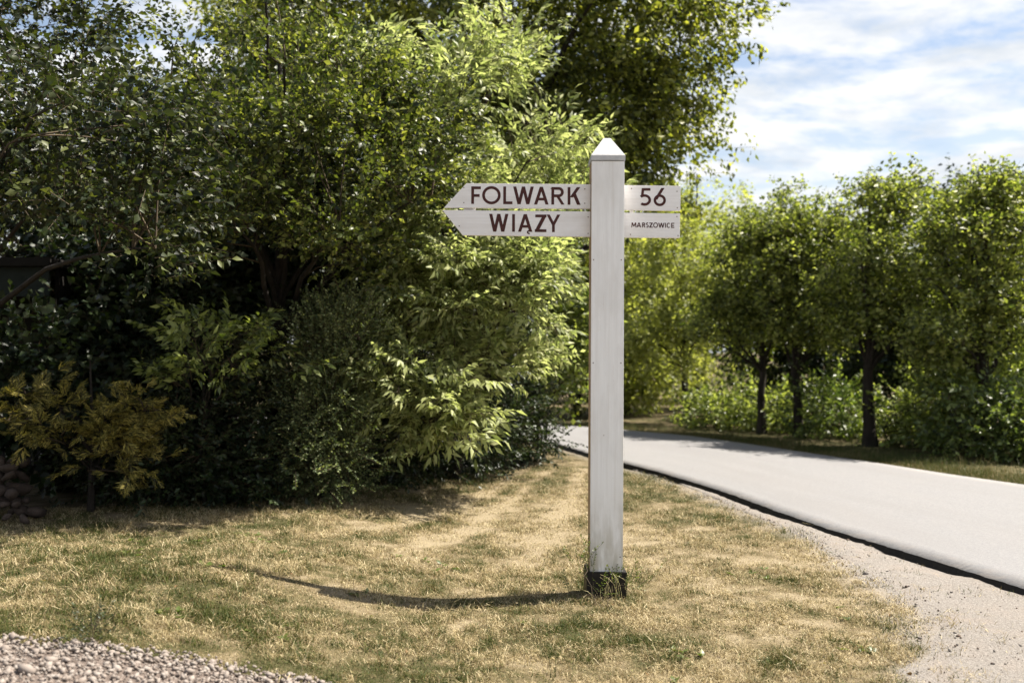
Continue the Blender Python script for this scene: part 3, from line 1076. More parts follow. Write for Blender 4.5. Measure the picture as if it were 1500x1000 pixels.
# longer grass on the far verge and at the foot of the hedges
yv = g.uniform(9, 22.5, 42000)
off = np.abs(g.normal(.0, .5, len(yv))) - .02
of = np.argsort(FAR[:, 1])
xv = side_of(FAR, yv) + off * (1 + 0 * yv)
hv = g.uniform(.06, .16, len(yv)) * (.5 + off * 1.0)
keep = (xv / yv < .6)
xv, yv, hv, off = xv[keep], yv[keep], hv[keep], off[keep]
dvv = np.clip(.40 - .22 * off + .5 * (fbm(xv, yv, 1.4, 3) - .5) + g.normal(0, .2, len(xv)), 0, 1)
Vv, Fv, Av = blades(xv, yv, ground_z(xv, yv), hv, .007 * g.uniform(.7, 1.4, len(xv)), np.clip(g.normal(.5, .3, len(xv)), .05, 1.3), dvv, g)
tag(link('verge_grass', tri_mesh('verge_grass', Vv, Fv, [M['grass']], attr={'dry': Av})), 'longer grass on the verge across the road', 'grass', None, 'stuff')


# ------------------------------------------------------------------ signpost
def prism(outline, y0, y1, bevel=0.0):
    """outline: (x, z) counter-clockwise seen from -y; solid from y0 (front) to y1"""
    o = np.array(outline, float)
    n = len(o)
    Vf = np.stack([o[:, 0], np.full(n, y0), o[:, 1]], 1)
    Vb = np.stack([o[:, 0], np.full(n, y1), o[:, 1]], 1)
    faces = [list(range(n)), list(range(2 * n - 1, n - 1, -1))]
    for i in range(n):
        j = (i + 1) % n
        faces.append([j, i, n + i, n + j])
    return np.concatenate([Vf, Vb]), faces


def poly_obj(name, V, faces, mats, parent=None, bevel=0.0, fm=None, loc=None):
    import bmesh
    me = bpy.data.meshes.new(name)
    me.from_pydata([tuple(v) for v in V], [], faces)
    for m in mats:
        me.materials.append(m)
    if fm:
        for i, v in fm.items():
            me.polygons[i].material_index = v
    bm = bmesh.new()
    bm.from_mesh(me)
    bmesh.ops.recalc_face_normals(bm, faces=bm.faces)
    if bevel:
        bmesh.ops.bevel(bm, geom=list(bm.edges), offset=bevel, segments=2, affect='EDGES', clamp_overlap=True)
    bm.to_mesh(me)
    bm.free()
    return link(name, me, parent, loc)


def box(name, x0, x1, y0, y1, z0, z1, mats, parent=None, bevel=0.0, fm=None):
    V, f = prism([(x0, z0), (x1, z0), (x1, z1), (x0, z1)], y0, y1)
    return poly_obj(name, V, f, mats, parent, bevel, fm)


PX, PY = .614, 6.58
sp = thing('signpost', (PX, PY, float(ground_z(PX, PY))), 'white wooden signpost with arrow boards standing on the lawn by the road', 'signpost')
gz0 = float(ground_z(PX, PY))
HW = .1065
FY = -.105   # front face of the post, relative to its axis
box('base_sleeve', -.131, .131, -.128, .132, -.10, .172 - gz0, [M['black']], sp, .004)
# the shaft: four planks nailed into a box; front plank covers the edges of the side planks
shaft = box('shaft', -HW, HW, FY, FY + .022, .150 - gz0, 2.839 - gz0, [M['post']], sp, .0025)
sl_ = box('shaft_side', -HW + .001, -HW + .022, FY + .0225, .105, .150 - gz0, 2.838 - gz0, [M['shade_side']], sp, .0015)  # left side in the painted shade tone
box('shaft_side', HW - .022, HW - .001, FY + .0225, .105, .150 - gz0, 2.838 - gz0, [M['post']], sp, .0015)
box('shaft_back', -HW + .0225, HW - .0225, .083, .104, .150 - gz0, 2.838 - gz0, [M['post']], sp, .0015)
# cap
zc0, zc1, zc2 = 2.842 - gz0, 2.876 - gz0, 3.005 - gz0
cw_, tw_ = .1115, .024
cv = [(-cw_, -cw_, zc0), (cw_, -cw_, zc0), (cw_, cw_, zc0), (-cw_, cw_, zc0), (-cw_, -cw_, zc1), (cw_, -cw_, zc1), (cw_, cw_, zc1), (-cw_, cw_, zc1),
      (-tw_, -tw_, zc2), (tw_, -tw_, zc2), (tw_, tw_, zc2), (-tw_, tw_, zc2)]
cf = [(3, 2, 1, 0), (0, 1, 5, 4), (1, 2, 6, 5), (2, 3, 7, 6), (3, 0, 4, 7), (4, 5, 9, 8), (5, 6, 10, 9), (6, 7, 11, 10), (7, 4, 8, 11), (8, 9, 10, 11)]
poly_obj('cap', cv, cf, [M['cap']], sp, .002)
for sx in (-.092, .088):
    for zz in (.27, .30 + 1.23, 2.2):
        V_, f_ = tube(np.array([[sx, FY - .0012, zz], [sx, FY + .004, zz]]), [.0042, .0042], 6)
        V_ = np.vstack([V_, [[sx, FY - .0014, zz]]])
        f_ = [list(t) for t in f_] + [[(i + 1) % 6, i, 12] for i in range(6)]
        poly_obj('nail', V_, f_, [M['screw']], sp)

# boards
BY0 = 6.553 - PY
BY1 = BY0 + .028
SB = F / (PY + BY0)


def zx(a):
    return (a / 3.947 + 630 - 750) / SB - PX


def zz(b):
    return H + (YH - (180 + b / 3.947)) / SB - gz0


LEFT_END, RIGHT_START = -HW - .0005, HW + .0005


def board(pts, label=None):
    c0 = (sum(p[0] for p in pts) / len(pts), sum(p[1] for p in pts) / len(pts))
    V_, f_ = prism([(p[0] - c0[0], p[1] - c0[1]) for p in pts], 0, BY1 - BY0)
    fm = {i: 1 for i in range(1, len(f_))}
    o = poly_obj('sign_board', V_, f_, [M['board'], M['board']], sp, .0018)
    o.location = (c0[0], BY0, c0[1])
    if label:
        o['label'] = label
    return o, c0


b1, c1 = board([(zx(72), zz(494)), (LEFT_END, zz(497)), (LEFT_END, zz(356)), (zx(200), zz(353))], 'upper arrow board reading FOLWARK')
b2, c2 = board([(zx(180), zz(653)), (LEFT_END, zz(660)), (LEFT_END, zz(513)), (zx(62), zz(508))], 'lower arrow board reading WIĄZY')
b3, c3 = board([(RIGHT_START, zz(503)), (zx(1438), zz(506)), (zx(1439), zz(363)), (RIGHT_START, zz(360))], 'upper right board with the number 56')
b4, c4 = board([(RIGHT_START, zz(661)), (zx(1436), zz(663)), (zx(1437), zz(522)), (RIGHT_START, zz(519))], 'lower right board reading MARSZOWICE')
# batten joining the two arrow boards behind, seen in the gap
box('batten', zx(186), zx(252), BY1 + .0005, BY1 + .02, zz(640), zz(380), [M['board']], sp, .001)
box('batten', zx(1150), zx(1170), BY1 + .0005, BY1 + .02, zz(640), zz(380), [M['board']], sp, .001)


def letter(name, polys, parent, c0):
    """polys in close-up pixel coordinates; each a thin painted shape just proud of the board"""
    V_, f_ = [], []
    k = 0
    for pl in polys:
        for q in (pl if isinstance(pl[0][0], (tuple, list, np.ndarray)) else [pl]):
            i0 = len(V_)
            for a, b in q:
                V_.append((zx(a) - c0[0], -.0011 - .00012 * k, zz(b) - c0[1]))
            f_.append(list(range(i0, len(V_))))
        k += 1
    me = bpy.data.meshes.new(name)
    me.from_pydata(V_, [], f_)
    me.materials.append(M['letter'])
    return link(name, me, parent)


def vbar(x, y0, y1, w):
    return [(x, y1), (x + w, y1), (x + w, y0), (x, y0)]


def hbar(x0, x1, y, w):
    return [(x0, y + w), (x1, y + w), (x1, y), (x0, y)]


def diag(xa, ya, xb, yb, w):
    """slanted stroke with level ends; x at its left edge"""
    return [(xb, yb), (xb + w, yb), (xa + w, ya), (xa, ya)]


def arc(cx_, cy_, rx, ry, a0, a1, w, n=26):
    a = np.radians(np.linspace(a0, a1, n + 1))
    out = []
    for i in range(n):
        q = []
        for t, r in ((a[i], 0), (a[i], 1), (a[i + 1], 1), (a[i + 1], 0)):
            q.append((cx_ + math.cos(t) * (rx - w * r), cy_ - math.sin(t) * (ry - w * r)))
        out.append(q)
    return out


def glyph(ch, x0, x1, y0, y1, w):
    W_, Hh = x1 - x0, y1 - y0
    d = w * 1.12
    if ch == 'F':
        return [vbar(x0, y0, y1, w), hbar(x0 + w * .5, x1, y0, w), hbar(x0 + w * .5, x1 - W_ * .12, y0 + Hh * .44, w)]
    if ch == 'E':
        return [vbar(x0, y0, y1, w), hbar(x0 + w * .5, x1, y0, w), hbar(x0 + w * .5, x1 - W_ * .1, y0 + Hh * .44, w), hbar(x0 + w * .5, x1, y1 - w, w)]
    if ch == 'O':
        return [arc((x0 + x1) / 2, (y0 + y1) / 2, W_ / 2, Hh / 2 + 1, 0, 360, w, 40)]
    if ch == 'C':
        return [arc((x0 + x1) / 2 + W_ * .06, (y0 + y1) / 2, W_ * .56, Hh / 2 + .5, 48, 312, w, 26)]
    if ch == 'L':
        return [vbar(x0, y0, y1, w), hbar(x0 + w * .5, x1, y1 - w, w)]
    if ch == 'I':
        return [vbar(x0, y0, y1, w)]
    if ch == 'W':
        q = (W_ - d) / 4
        return [diag(x0, y0, x0 + q, y1, d), diag(x0 + 2 * q, y0, x0 + q, y1, d), diag(x0 + 2 * q, y0, x0 + 3 * q, y1, d), diag(x0 + 4 * q, y0, x0 + 3 * q, y1, d)]
    if ch == 'M':
        q = (W_ - d) / 2
        return [diag(x0 + W_ * .06, y0, x0, y1, w), diag(x0 + W_ * .06, y0, x0 + q, y1 - Hh * .2, d), diag(x1 - W_ * .06 - d, y0, x0 + q, y1 - Hh * .2, d), diag(x1 - w - W_ * .06, y0, x1 - w, y1, w)]
    if ch == 'A':
        q = (W_ - d) / 2
        return [diag(x0 + q, y0, x0, y1, d), diag(x0 + q, y0, x0 + 2 * q, y1, d), hbar(x0 + W_ * .2, x1 - W_ * .2, y0 + Hh * .62, w * .95)]
    if ch == 'R':
        r = Hh * .29
        return [vbar(x0, y0, y1, w), hbar(x0 + w * .5, x1 - r - W_ * .06, y0, w), hbar(x0 + w * .5, x1 - r - W_ * .06, y0 + 2 * r - w, w),
                arc(x1 - r - W_ * .06, y0 + r, r, r, -90, 90, w, 18), diag(x0 + W_ * .34, y0 + 2 * r - w * .5, x1 - d, y1, d)]
    if ch == 'K':
        return [vbar(x0, y0, y1, w), diag(x1 - d * 1.25, y0, x0 + w * .75, y0 + Hh * .58, d * 1.15), diag(x0 + W_ * .36, y0 + Hh * .36, x1 - d * 1.15, y1, d * 1.15)]
    if ch == 'Z':
        return [hbar(x0 + W_ * .04, x1, y0, w), hbar(x0, x1, y1 - w, w), diag(x1 - d * 1.3, y0 + w * .5, x0, y1 - w * .5, d * 1.3)]
    if ch == 'Y':
        m_ = (x0 + x1) / 2
        return [diag(x0, y0, m_ - d / 2, y0 + Hh * .58, d), diag(x1 - d, y0, m_ - d / 2, y0 + Hh * .58, d), vbar(m_ - w / 2, y0 + Hh * .54, y1, w)]
    if ch == '5':
        ry = Hh * .33
        cy0 = y1 - ry + 1
        return [hbar(x0 + W_ * .17, x1 - W_ * .06, y0, w), diag(x0 + W_ * .16, y0 + w * .5, x0 + W_ * .09, y0 + Hh * .50, w), arc(x0 + W_ * .42, cy0, W_ * .58, ry, -128, 136, w, 26)]
    if ch == '6':
        ry = Hh * .325
        cy0 = y1 - ry
        return [arc((x0 + x1) / 2, cy0, W_ / 2, ry, 0, 360, w, 36), diag(x0 + W_ * .62, y0, x0 + W_ * .04, cy0 - Hh * .03, w * 1.25)]
    if ch == 'S':
        rx, r1, r2 = W_ * .5, Hh * .27, Hh * .29
        m_ = (x0 + x1) / 2
        return [arc(m_, y0 + r1, rx * .9, r1, 35, 262, w, 18), arc(m_, y1 - r2, rx, r2, -145, 88, w, 18)]
    if ch == 'ogonek':
        return [arc(x1, (y0 + y1) / 2, (x1 - x0), (y1 - y0) / 2, 95, 280, w, 12)]
    return []


def write(items, parent, c0, w, bow=0):
    for ch, x0, x1, y0, y1 in items:
        nm = 'numeral' if ch.isdigit() else 'letter'
        polys = glyph('A' if ch == 'Ą' else ch, x0, x1, y0, y1, w)
        if ch == 'Ą':
            polys = polys + glyph('ogonek', 551, 566, 622, 646, 8)
        o = letter(nm, polys, parent, c0)


write([('F', 229, 284, 371, 472), ('O', 292, 399, 370, 473), ('L', 414, 467, 371, 473), ('W', 471, 590, 371, 473), ('A', 592, 676, 372, 474), ('R', 692, 768, 373, 474), ('K', 786, 861, 373, 475)], b1, c1, 16)
write([('W', 333, 444, 529, 632), ('I', 466, 482, 530, 632), ('Ą', 500, 583, 530, 632), ('Z', 597, 664, 532, 633), ('Y', 665, 744, 532, 633)], b2, c2, 16)
write([('5', 1203, 1268, 377, 478), ('6', 1283, 1354, 376, 481)], b3, c3, 15)
write([('M', 1155, 1184, 576, 604), ('A', 1185, 1212, 576, 604), ('R', 1217, 1236, 576, 604), ('S', 1239, 1255, 575, 605), ('Z', 1258, 1279, 576, 605), ('O', 1281, 1309, 576, 605),
       ('W', 1310, 1347, 577, 605), ('I', 1350, 1355, 577, 605), ('C', 1359, 1379, 577, 606), ('E', 1385, 1403, 577, 606)], b4, c4, 5.2)
for (bo, cc, pts) in ((b1, c1, ((186, 465), (186, 378), (885, 383), (885, 466), (690, 382))), (b2, c2, ((160, 600), (905, 545), (905, 640))), (b3, c3, ((1155, 380), (1418, 395), (1420, 490))), (b4, c4, ((1418, 540), (1425, 650), (1150, 645)))):
    for a, b in pts:
        V_, f_ = tube(np.array([[0, -.0012, 0], [0, .004, 0]]), [.0040, .0040], 6)
        V_ = np.vstack([V_, [[0, -.0014, 0]]])
        f_ = [list(t) for t in f_] + [[(i + 1) % 6, i, 12] for i in range(6)]
        poly_obj('screw', V_, f_, [M['screw']], bo, loc=(zx(a) - cc[0], 0, zz(b) - cc[1]))
sp.rotation_euler = (0, .0040, 0)

# ------------------------------------------------------------------ dry stone wall at the left edge
WS = pebble_variants(9, np.random.default_rng(4), .75, 1)
wm = [tri_mesh('stone', a, b, [M['stone']], smooth_=False) for a, b in WS]
wr = np.random.default_rng(14)
wx, wy = -4.35, 8.45
wall = thing('dry_stone_wall', (wx, wy, float(ground_z(wx, wy))), 'low wall of rounded field stones in the shade at the left edge', 'stone wall')
for layer in range(5):
    zc = .06 + layer * .105
    x_ = -1.1
    while x_ < .42 - layer * .07:
        for row in (0, 1):
            s_ = wr.uniform(.11, .21)
            o = link('stone', wm[int(wr.integers(9))], wall)
            o.location = (x_ + wr.normal(0, .015), -.18 + row * .24 + layer * .025 + wr.normal(0, .02) - .10 * (x_ + .2), zc + wr.normal(0, .012))
            o.rotation_euler = (wr.normal(0, .35), wr.normal(0, .5), wr.uniform(0, 6.28))
            o.scale = (s_, s_ * wr.uniform(.8, 1.0), s_ * wr.uniform(.75, 1))
        x_ += wr.uniform(.09, .14)

# ------------------------------------------------------------------ shed behind the leaves at the left edge
shx, shy = -5.6, 9.9
shed = thing('shed', (shx, shy, float(ground_z(shx, shy))), 'dark open shed with a grey green fascia behind the leaves at the left edge', 'shed')
for k in range(5):
    box('plank', -1.8 + k * .56, -1.8 + k * .56 + .555, 0, .03, 1.98, 2.27, [M['fascia']], shed, .003)
box('roof', -1.9, 1.05, -.10, 2.6, 2.275, 2.36, [M['dark_wood']], shed, .004)
for xq in (-1.7, .88):
    box('post', xq, xq + .12, .04, .16, -.1, 1.975, [M['dark_wood']], shed, .004)
box('back_wall', -1.8, 1.0, 2.4, 2.46, -.1, 2.27, [M['dark_wood']], shed)
box('side_wall', .96, 1.0, .2, 2.39, -.1, 2.27, [M['dark_wood']], shed)

# ------------------------------------------------------------------ thicket on the left
TH = 'trees and shrubs of the thicket beside the lawn'
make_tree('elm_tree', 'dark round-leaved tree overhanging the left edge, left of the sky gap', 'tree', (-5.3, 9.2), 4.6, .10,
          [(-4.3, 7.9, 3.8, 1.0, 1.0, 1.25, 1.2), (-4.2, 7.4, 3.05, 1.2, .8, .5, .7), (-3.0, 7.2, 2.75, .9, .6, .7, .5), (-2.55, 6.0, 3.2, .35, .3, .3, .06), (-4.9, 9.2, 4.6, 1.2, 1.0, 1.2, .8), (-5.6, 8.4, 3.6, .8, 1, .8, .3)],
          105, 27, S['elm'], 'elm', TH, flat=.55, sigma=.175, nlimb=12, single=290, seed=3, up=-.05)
make_tree('plum_tree', 'broad plum tree with glossy oval leaves, right of the sky gap', 'tree', (-2.4, 10.4), 4.8, .11,
          [(-2.15, 9.3, 4.1, 1.15, .9, 1.3, 1.3), (-1.6, 9.2, 3.2, 1.0, .8, .9, .8), (-2.7, 9.0, 3.1, .9, .7, .8, .6), (-1.4, 9.8, 3.9, .9, .7, .9, .6)],
          100, 29, S['plum'], 'plum', TH, flat=.55, sigma=.165, nlimb=12, single=290, seed=4, up=.1)
make_tree('ash_leaved_maple', 'bright cream green maple with pointed hanging leaves sweeping down towards the signpost', 'tree', (-.9, 12.3), 4.6, .09,
          [(-.75, 11.0, 3.7, .8, .8, 1.0, .9), (-.6, 10.6, 2.7, .8, .7, .7, .9), (-.25, 10.8, 2.05, .7, .6, .5, .8), (-.1, 10.9, 1.5, .34, .4, .22, .3), (-.1, 11.3, 3.4, .45, .5, .5, .25),
           (.75, 11.6, 3.5, .25, .3, .45, .12), (-1.0, 10.4, 1.7, .6, .5, .55, .5), (-.85, 10.2, .95, .14, .2, .22, .07), (.2, 10.6, 1.05, .18, .2, .14, .06), (-.15, 11.4, 4.7, .22, .3, .55, .16), (-1.2, 11.0, 4.5, .6, .6, .5, .4), (-.25, 11.2, 4.95, .12, .15, .35, .09), (.15, 11.0, 3.75, .22, .2, .16, .09), (.78, 11.4, 3.75, .16, .2, .2, .08)],
          88, 14, S['boxelder'], 'boxelder', TH, flat=.5, sigma=.155, nlimb=16, single=290, seed=5, up=-.12, size=1.0, limb_low=.2, stems=3)
make_tree('ash_sapling', 'small ash sapling with pale leaf sprays above the yellow conifer', 'sapling', (-2.9, 9.4), 1.7, .025,
          [(-2.6, 8.95, 1.62, .34, .2, .14, 1), (-2.75, 8.95, 1.35, .3, .2, .14, .5)], 11, 6, S['ash'], 'bush', TH, sigma=.14, nlimb=5, seed=6, up=0)
make_tree('small_leaved_shrub', 'upright shrub with very tiny leaves at the middle of the hedge', 'shrub', (-1.85, 9.95), 1.9, .04,
          [(-1.82, 9.75, 1.25, .34, .3, .65, 1), (-1.85, 9.7, .65, .36, .32, .55, 1), (-1.66, 9.7, 1.75, .24, .25, .35, .4)], 85, 26, S['small'], 'silver', TH, sigma=.13, nlimb=8, seed=7, stems=3)
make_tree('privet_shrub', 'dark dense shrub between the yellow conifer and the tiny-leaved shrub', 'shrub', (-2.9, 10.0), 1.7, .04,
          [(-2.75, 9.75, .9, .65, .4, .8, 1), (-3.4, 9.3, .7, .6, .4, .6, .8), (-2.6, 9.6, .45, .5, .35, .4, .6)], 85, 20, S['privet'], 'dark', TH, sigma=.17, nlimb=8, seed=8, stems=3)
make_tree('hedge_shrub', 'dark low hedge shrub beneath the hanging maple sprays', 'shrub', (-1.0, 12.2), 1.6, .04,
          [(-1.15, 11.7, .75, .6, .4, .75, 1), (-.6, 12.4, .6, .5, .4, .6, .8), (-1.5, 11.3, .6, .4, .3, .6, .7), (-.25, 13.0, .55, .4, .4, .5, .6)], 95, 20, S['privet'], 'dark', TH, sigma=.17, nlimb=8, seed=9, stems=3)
make_tree('corner_shrub', 'rounded dark shrub at the far end of the hedge where the road appears', 'shrub', (.15, 14.4), 1.2, .03,
          [(.12, 14.2, .62, .36, .35, .62, 1)], 45, 20, S['privet'], 'dark', TH, sigma=.14, nlimb=6, seed=10, stems=3)
make_tree('lobed_leaf_shrub', 'yellowish green shrub just left of the post below its arrow boards', 'shrub', (.35, 14.9), 2.6, .04,
          [(.4, 14.4, 2.0, .62, .5, .55, 1), (.6, 14.9, 1.3, .5, .5, .6, .7), (.2, 14.8, 2.9, .7, .5, .6, .7)], 80, 16, S['hazel'], 'bush', TH, sigma=.18, nlimb=8, seed=11, stems=3)
for k, (bx, by, hh, lob, lab) in enumerate((  # filler bushes added to block light and keep the thicket's depth black
        (-4.4, 10.8, 3.4, [(-4.7, 9.35, 1.15, .45, .3, .85, .6), (-3.85, 10.6, 1.4, .7, .6, 1.3, 1), (-3.7, 10.9, 2.5, 1.0, .7, 1.0, .8), (-4.5, 12.9, 3.6, 1.3, .6, 1.3, 1.3), (-5.6, 13.4, 3.4, 1.2, .6, 1.7, 1.3), (-6.6, 13.4, 2.6, 1.2, .6, 1.9, .9)], 'tall dark filler bush behind the yellow conifer'),
        (-2.7, 11.6, 3.6, [(-2.7, 11.4, 1.6, 1.0, .6, 1.5, 1), (-2.2, 11.8, 2.9, 1.1, .7, 1.0, .8), (-2.9, 11.8, 3.9, .9, .7, .8, .7)], 'tall dark filler bush behind the tiny-leaved shrub'),
        (-1.2, 13.2, 3.8, [(-1.1, 13.0, 1.7, 1.0, .6, 1.6, 1), (-.5, 13.6, 2.9, 1.1, .7, 1.0, .8)], 'tall dark filler bush behind the hanging maple sprays'))):
    make_tree('filler_bush', lab, 'bush', (bx, by), hh, .06, lob, 55 * len(lob), 19, S['hazel'], 'dark', TH, sigma=.22, nlimb=8, seed=20 + k, stems=3)
make_tree('golden_conifer', 'golden yellow conifer with feathery sprays in front of the dark hedge', 'conifer', (-3.75, 8.85), 1.35, .04,
          [(-3.45, 8.5, 1.02, .36, .3, .28, 1), (-3.85, 8.4, 1.0, .3, .25, .30, .6), (-3.2, 8.5, 1.12, .26, .22, .16, .5), (-4.35, 8.5, 1.12, .2, .2, .22, .35), (-3.35, 8.45, .62, .26, .2, .14, .25)],
          30, 11, S['feather'], 'golden', None, sigma=.085, nlimb=9, seed=12, up=-.15, rnd=.5)

# big tree behind the thicket
make_tree('tall_maple', 'tall spreading maple behind the thicket whose crown reaches over the signpost', 'tree', (-.3, 17.0), 8.2, .32,
          [(.8, 16.0, 7.2, 2.4, 1.8, 2.4, 1.6), (-1.2, 16.0, 7.2, 2.4, 1.8, 2.2, 1.3), (1.7, 16.2, 5.3, 1.35, 1.2, 1.0, .8), (.9, 15.6, 4.4, 1.2, 1.0, .8, .55), (-2.2, 16.0, 5.6, 1.6, 1.3, 1.5, .6), (2.05, 16.0, 7.0, 1.35, 1.4, 1.5, .8), (2.1, 16.4, 4.1, .5, .5, .4, .10), (-3.4, 16.4, 6.6, 1.6, 1.3, 1.8, .8), (-.2, 16.2, 4.9, 1.6, 1.0, 1.0, .6)],
          330, 20, S['maple'], 'maple', None, flat=.6, sigma=.29, nlimb=18, seed=13, up=-.1, shell=.5, limb_low=.22)

# ------------------------------------------------------------------ across the road
RT = 'young trees in a row across the road'
ROW = [
    ((3.96, 22.6), 4.4, .09, [(3.7, 22.3, 3.1, 1.1, .8, 1.3, 1), (3.4, 22, 1.9, 1.1, .8, 1.0, .7)], 'pale_tree', 'pale yellow green tree across the road, the one next to the signpost'),
    ((4.86, 19.4), 4.1, .09, [(4.7, 19.3, 3.0, 1.0, .8, 1.1, 1), (4.4, 19.2, 2.15, .85, .7, .6, .6), (5.0, 19.3, 3.6, .6, .6, .45, .25)], 'road_tree', 'roadside tree with the slim trunk, second in the row from the signpost'),
    ((5.34, 18.5), 4.2, .10, [(5.4, 18.4, 2.9, .95, .8, 1.2, 1), (5.6, 18.3, 2.2, .85, .7, .6, .6), (5.3, 18.4, 3.7, .5, .5, .45, .25), (5.95, 18.4, 3.3, .6, .6, .8, .5)], 'road_tree', 'roadside tree with straight dark trunk between the slim and the thickest trunk'),
    ((6.08, 16.9), 4.3, .115, [(6.25, 16.8, 3.0, 1.1, .9, 1.15, 1.2), (6.8, 16.6, 2.3, .85, .7, .65, .6), (6.5, 16.8, 3.9, .6, .6, .5, .35), (5.75, 16.7, 2.35, .7, .6, .6, .5)], 'road_tree', 'roadside tree with the thickest dark trunk and the tallest crown'),
    ((7.4, 15.6), 4.0, .12, [(7.3, 15.5, 2.9, 1.1, .8, 1.1, 1), (7.0, 15.3, 1.9, .9, .7, .7, .7), (7.6, 15.6, 3.6, .6, .6, .45, .25)], 'road_tree', 'dark olive roadside tree at the right edge of the picture'),
]
for k, (b_, h_, r_, lob, mt_, lab) in enumerate(ROW):
    make_tree('roadside_tree', lab, 'tree', b_, h_, r_, lob, 96, 13, S['road'], mt_, RT, sigma=.19, nlimb=12, seed=40 + k, up=.6, leaders=16, shell=.35, limb_low=.3, zmin=1.45 if k else .5)
BK = 'bushes under the trees across the road'
for k, (b_, lob, lab) in enumerate((
        ((4.35, 20.9), [(4.35, 20.8, .26, .5, .4, .28, 1)], 'lowest bright bush across the road, left of the slim trunk'),
        ((5.35, 20.0), [(5.3, 19.9, .36, .55, .4, .4, 1)], 'light green bush between the two slimmer roadside trunks'),
        ((6.0, 18.6), [(5.95, 18.4, .45, .6, .45, .5, 1)], 'leafy bush just left of the thickest roadside trunk'),
        ((6.75, 17.1), [(6.85, 17.1, .5, .6, .45, .5, 1)], 'rounded bush just right of the thickest roadside trunk'),
        ((7.15, 15.3), [(7.15, 15.0, .5, .9, .5, .55, 1), (7.8, 14.6, .5, .7, .5, .55, .8)], 'broad dark bush low at the right edge beside the verge'),
        ((7.9, 16.6), [(7.9, 16.4, 1.5, .9, .6, .9, 1), (7.5, 16.3, .9, .8, .5, .8, .7)], 'tall fresh green bush at the right edge behind the low one'))):
    make_tree('roadside_bush', lab, 'bush', b_, max(l[2] + l[5] for l in lob), .03, lob, 30 * len(lob), 16, S['bush'], 'bush_mid' if k in (2, 4) else 'bush', BK, sigma=.2, nlimb=6, seed=60 + k, stems=3, up=.25)
BT = 'trees standing farther back across the road'
for k, (b_, h_, lob, mt_, lab) in enumerate((
        ((1.6, 24.6), 4.4, [(1.6, 24.4, 1.9, 1.3, .8, 1.6, 1), (1.2, 24.5, 3.4, 1.4, .9, 1.2, .8)], 'maple', 'dark tree across the road, seen left of the signpost shaft'),
        ((2.9, 25.5), 5.0, [(2.9, 25.2, 2.4, 1.3, .9, 1.9, 1), (3.2, 25.2, 1.2, 1.2, .7, 1.1, .7), (2.6, 25.3, 4.0, 1.1, .8, .9, .5)], 'pale_tree', 'light green tree across the road, seen right of the signpost shaft'),
        ((5.2, 28.0), 6.6, [(5.2, 27.8, 4.0, 1.8, 1.2, 2.2, 1), (4.4, 27.6, 2.2, 1.5, 1, 1.6, .7)], 'pale_tree', 'pale hazy tree far back between the signpost and the row of trunks'),
        ((7.2, 23.5), 5.2, [(7.2, 23.2, 2.6, 1.6, 1, 2.2, 1), (6.5, 23, 1.5, 1.5, .8, 1.3, .7)], 'dark', 'dense tree behind the two slimmer roadside trunks'),
        ((9.6, 21.0), 5.2, [(9.6, 20.8, 2.8, 1.8, 1, 2.2, 1), (8.6, 20.6, 1.5, 1.5, .8, 1.3, .7)], 'dark', 'dense tree behind the thickest roadside trunk'),
        ((11.2, 18.5), 5.0, [(11.0, 18.4, 2.8, 1.6, 1, 2.0, 1), (10.2, 18.4, 1.5, 1.5, .8, 1.3, .7)], 'maple', 'dense tree behind the tall bush at the right edge'))):
    make_tree('back_tree', lab, 'tree', b_, h_, .12, lob, 95, 17, S['far'], mt_, BT, sigma=.36, nlimb=9, seed=80 + k, up=.15, size=.8, shell=.3, limb_low=.15)

# far-off wood closing the view
wr = np.random.default_rng(99)
fb = Bag()
NW = 6600
t_ = wr.random(NW)
xw = -16 + 50 * t_ + wr.normal(0, .5, NW)
top = 4.6 + 1.8 * fbm(xw, xw * 0 + 2, .35, 3)
zw = wr.random(NW) ** .85 * top
yw = 31.5 + wr.random(NW) * 3 - .32 * np.maximum(xw - 6, 0) + 1.1 * np.sin(xw * 1.7) + wr.normal(0, .3, NW)
pw = np.stack([xw, yw, zw], 1)
dw = np.stack([wr.normal(0, .6, NW), -.6 + wr.normal(0, .5, NW), wr.normal(.1, .5, NW)], 1)
Rw = frames(dw, np.tile([[0, 0, 1.]], (NW, 1)), wr.normal(0, .5, NW), wr.uniform(1.0, 1.6, NW))
kw = wr.integers(5, size=NW)
for k in range(5):
    s_ = kw == k
    Vv, Ff = scatter(S['far'][k]['V'], S['far'][k]['F'], Rw[s_], pw[s_])
    fb.add(Vv, Ff, np.tile(S['far'][k]['m'], int(s_.sum())))
tag(link('woodland', fb.mesh('woodland', [M['bush'], M['twig']])), 'far-off wood closing the view behind the road and the trees', 'woodland', None, 'stuff')

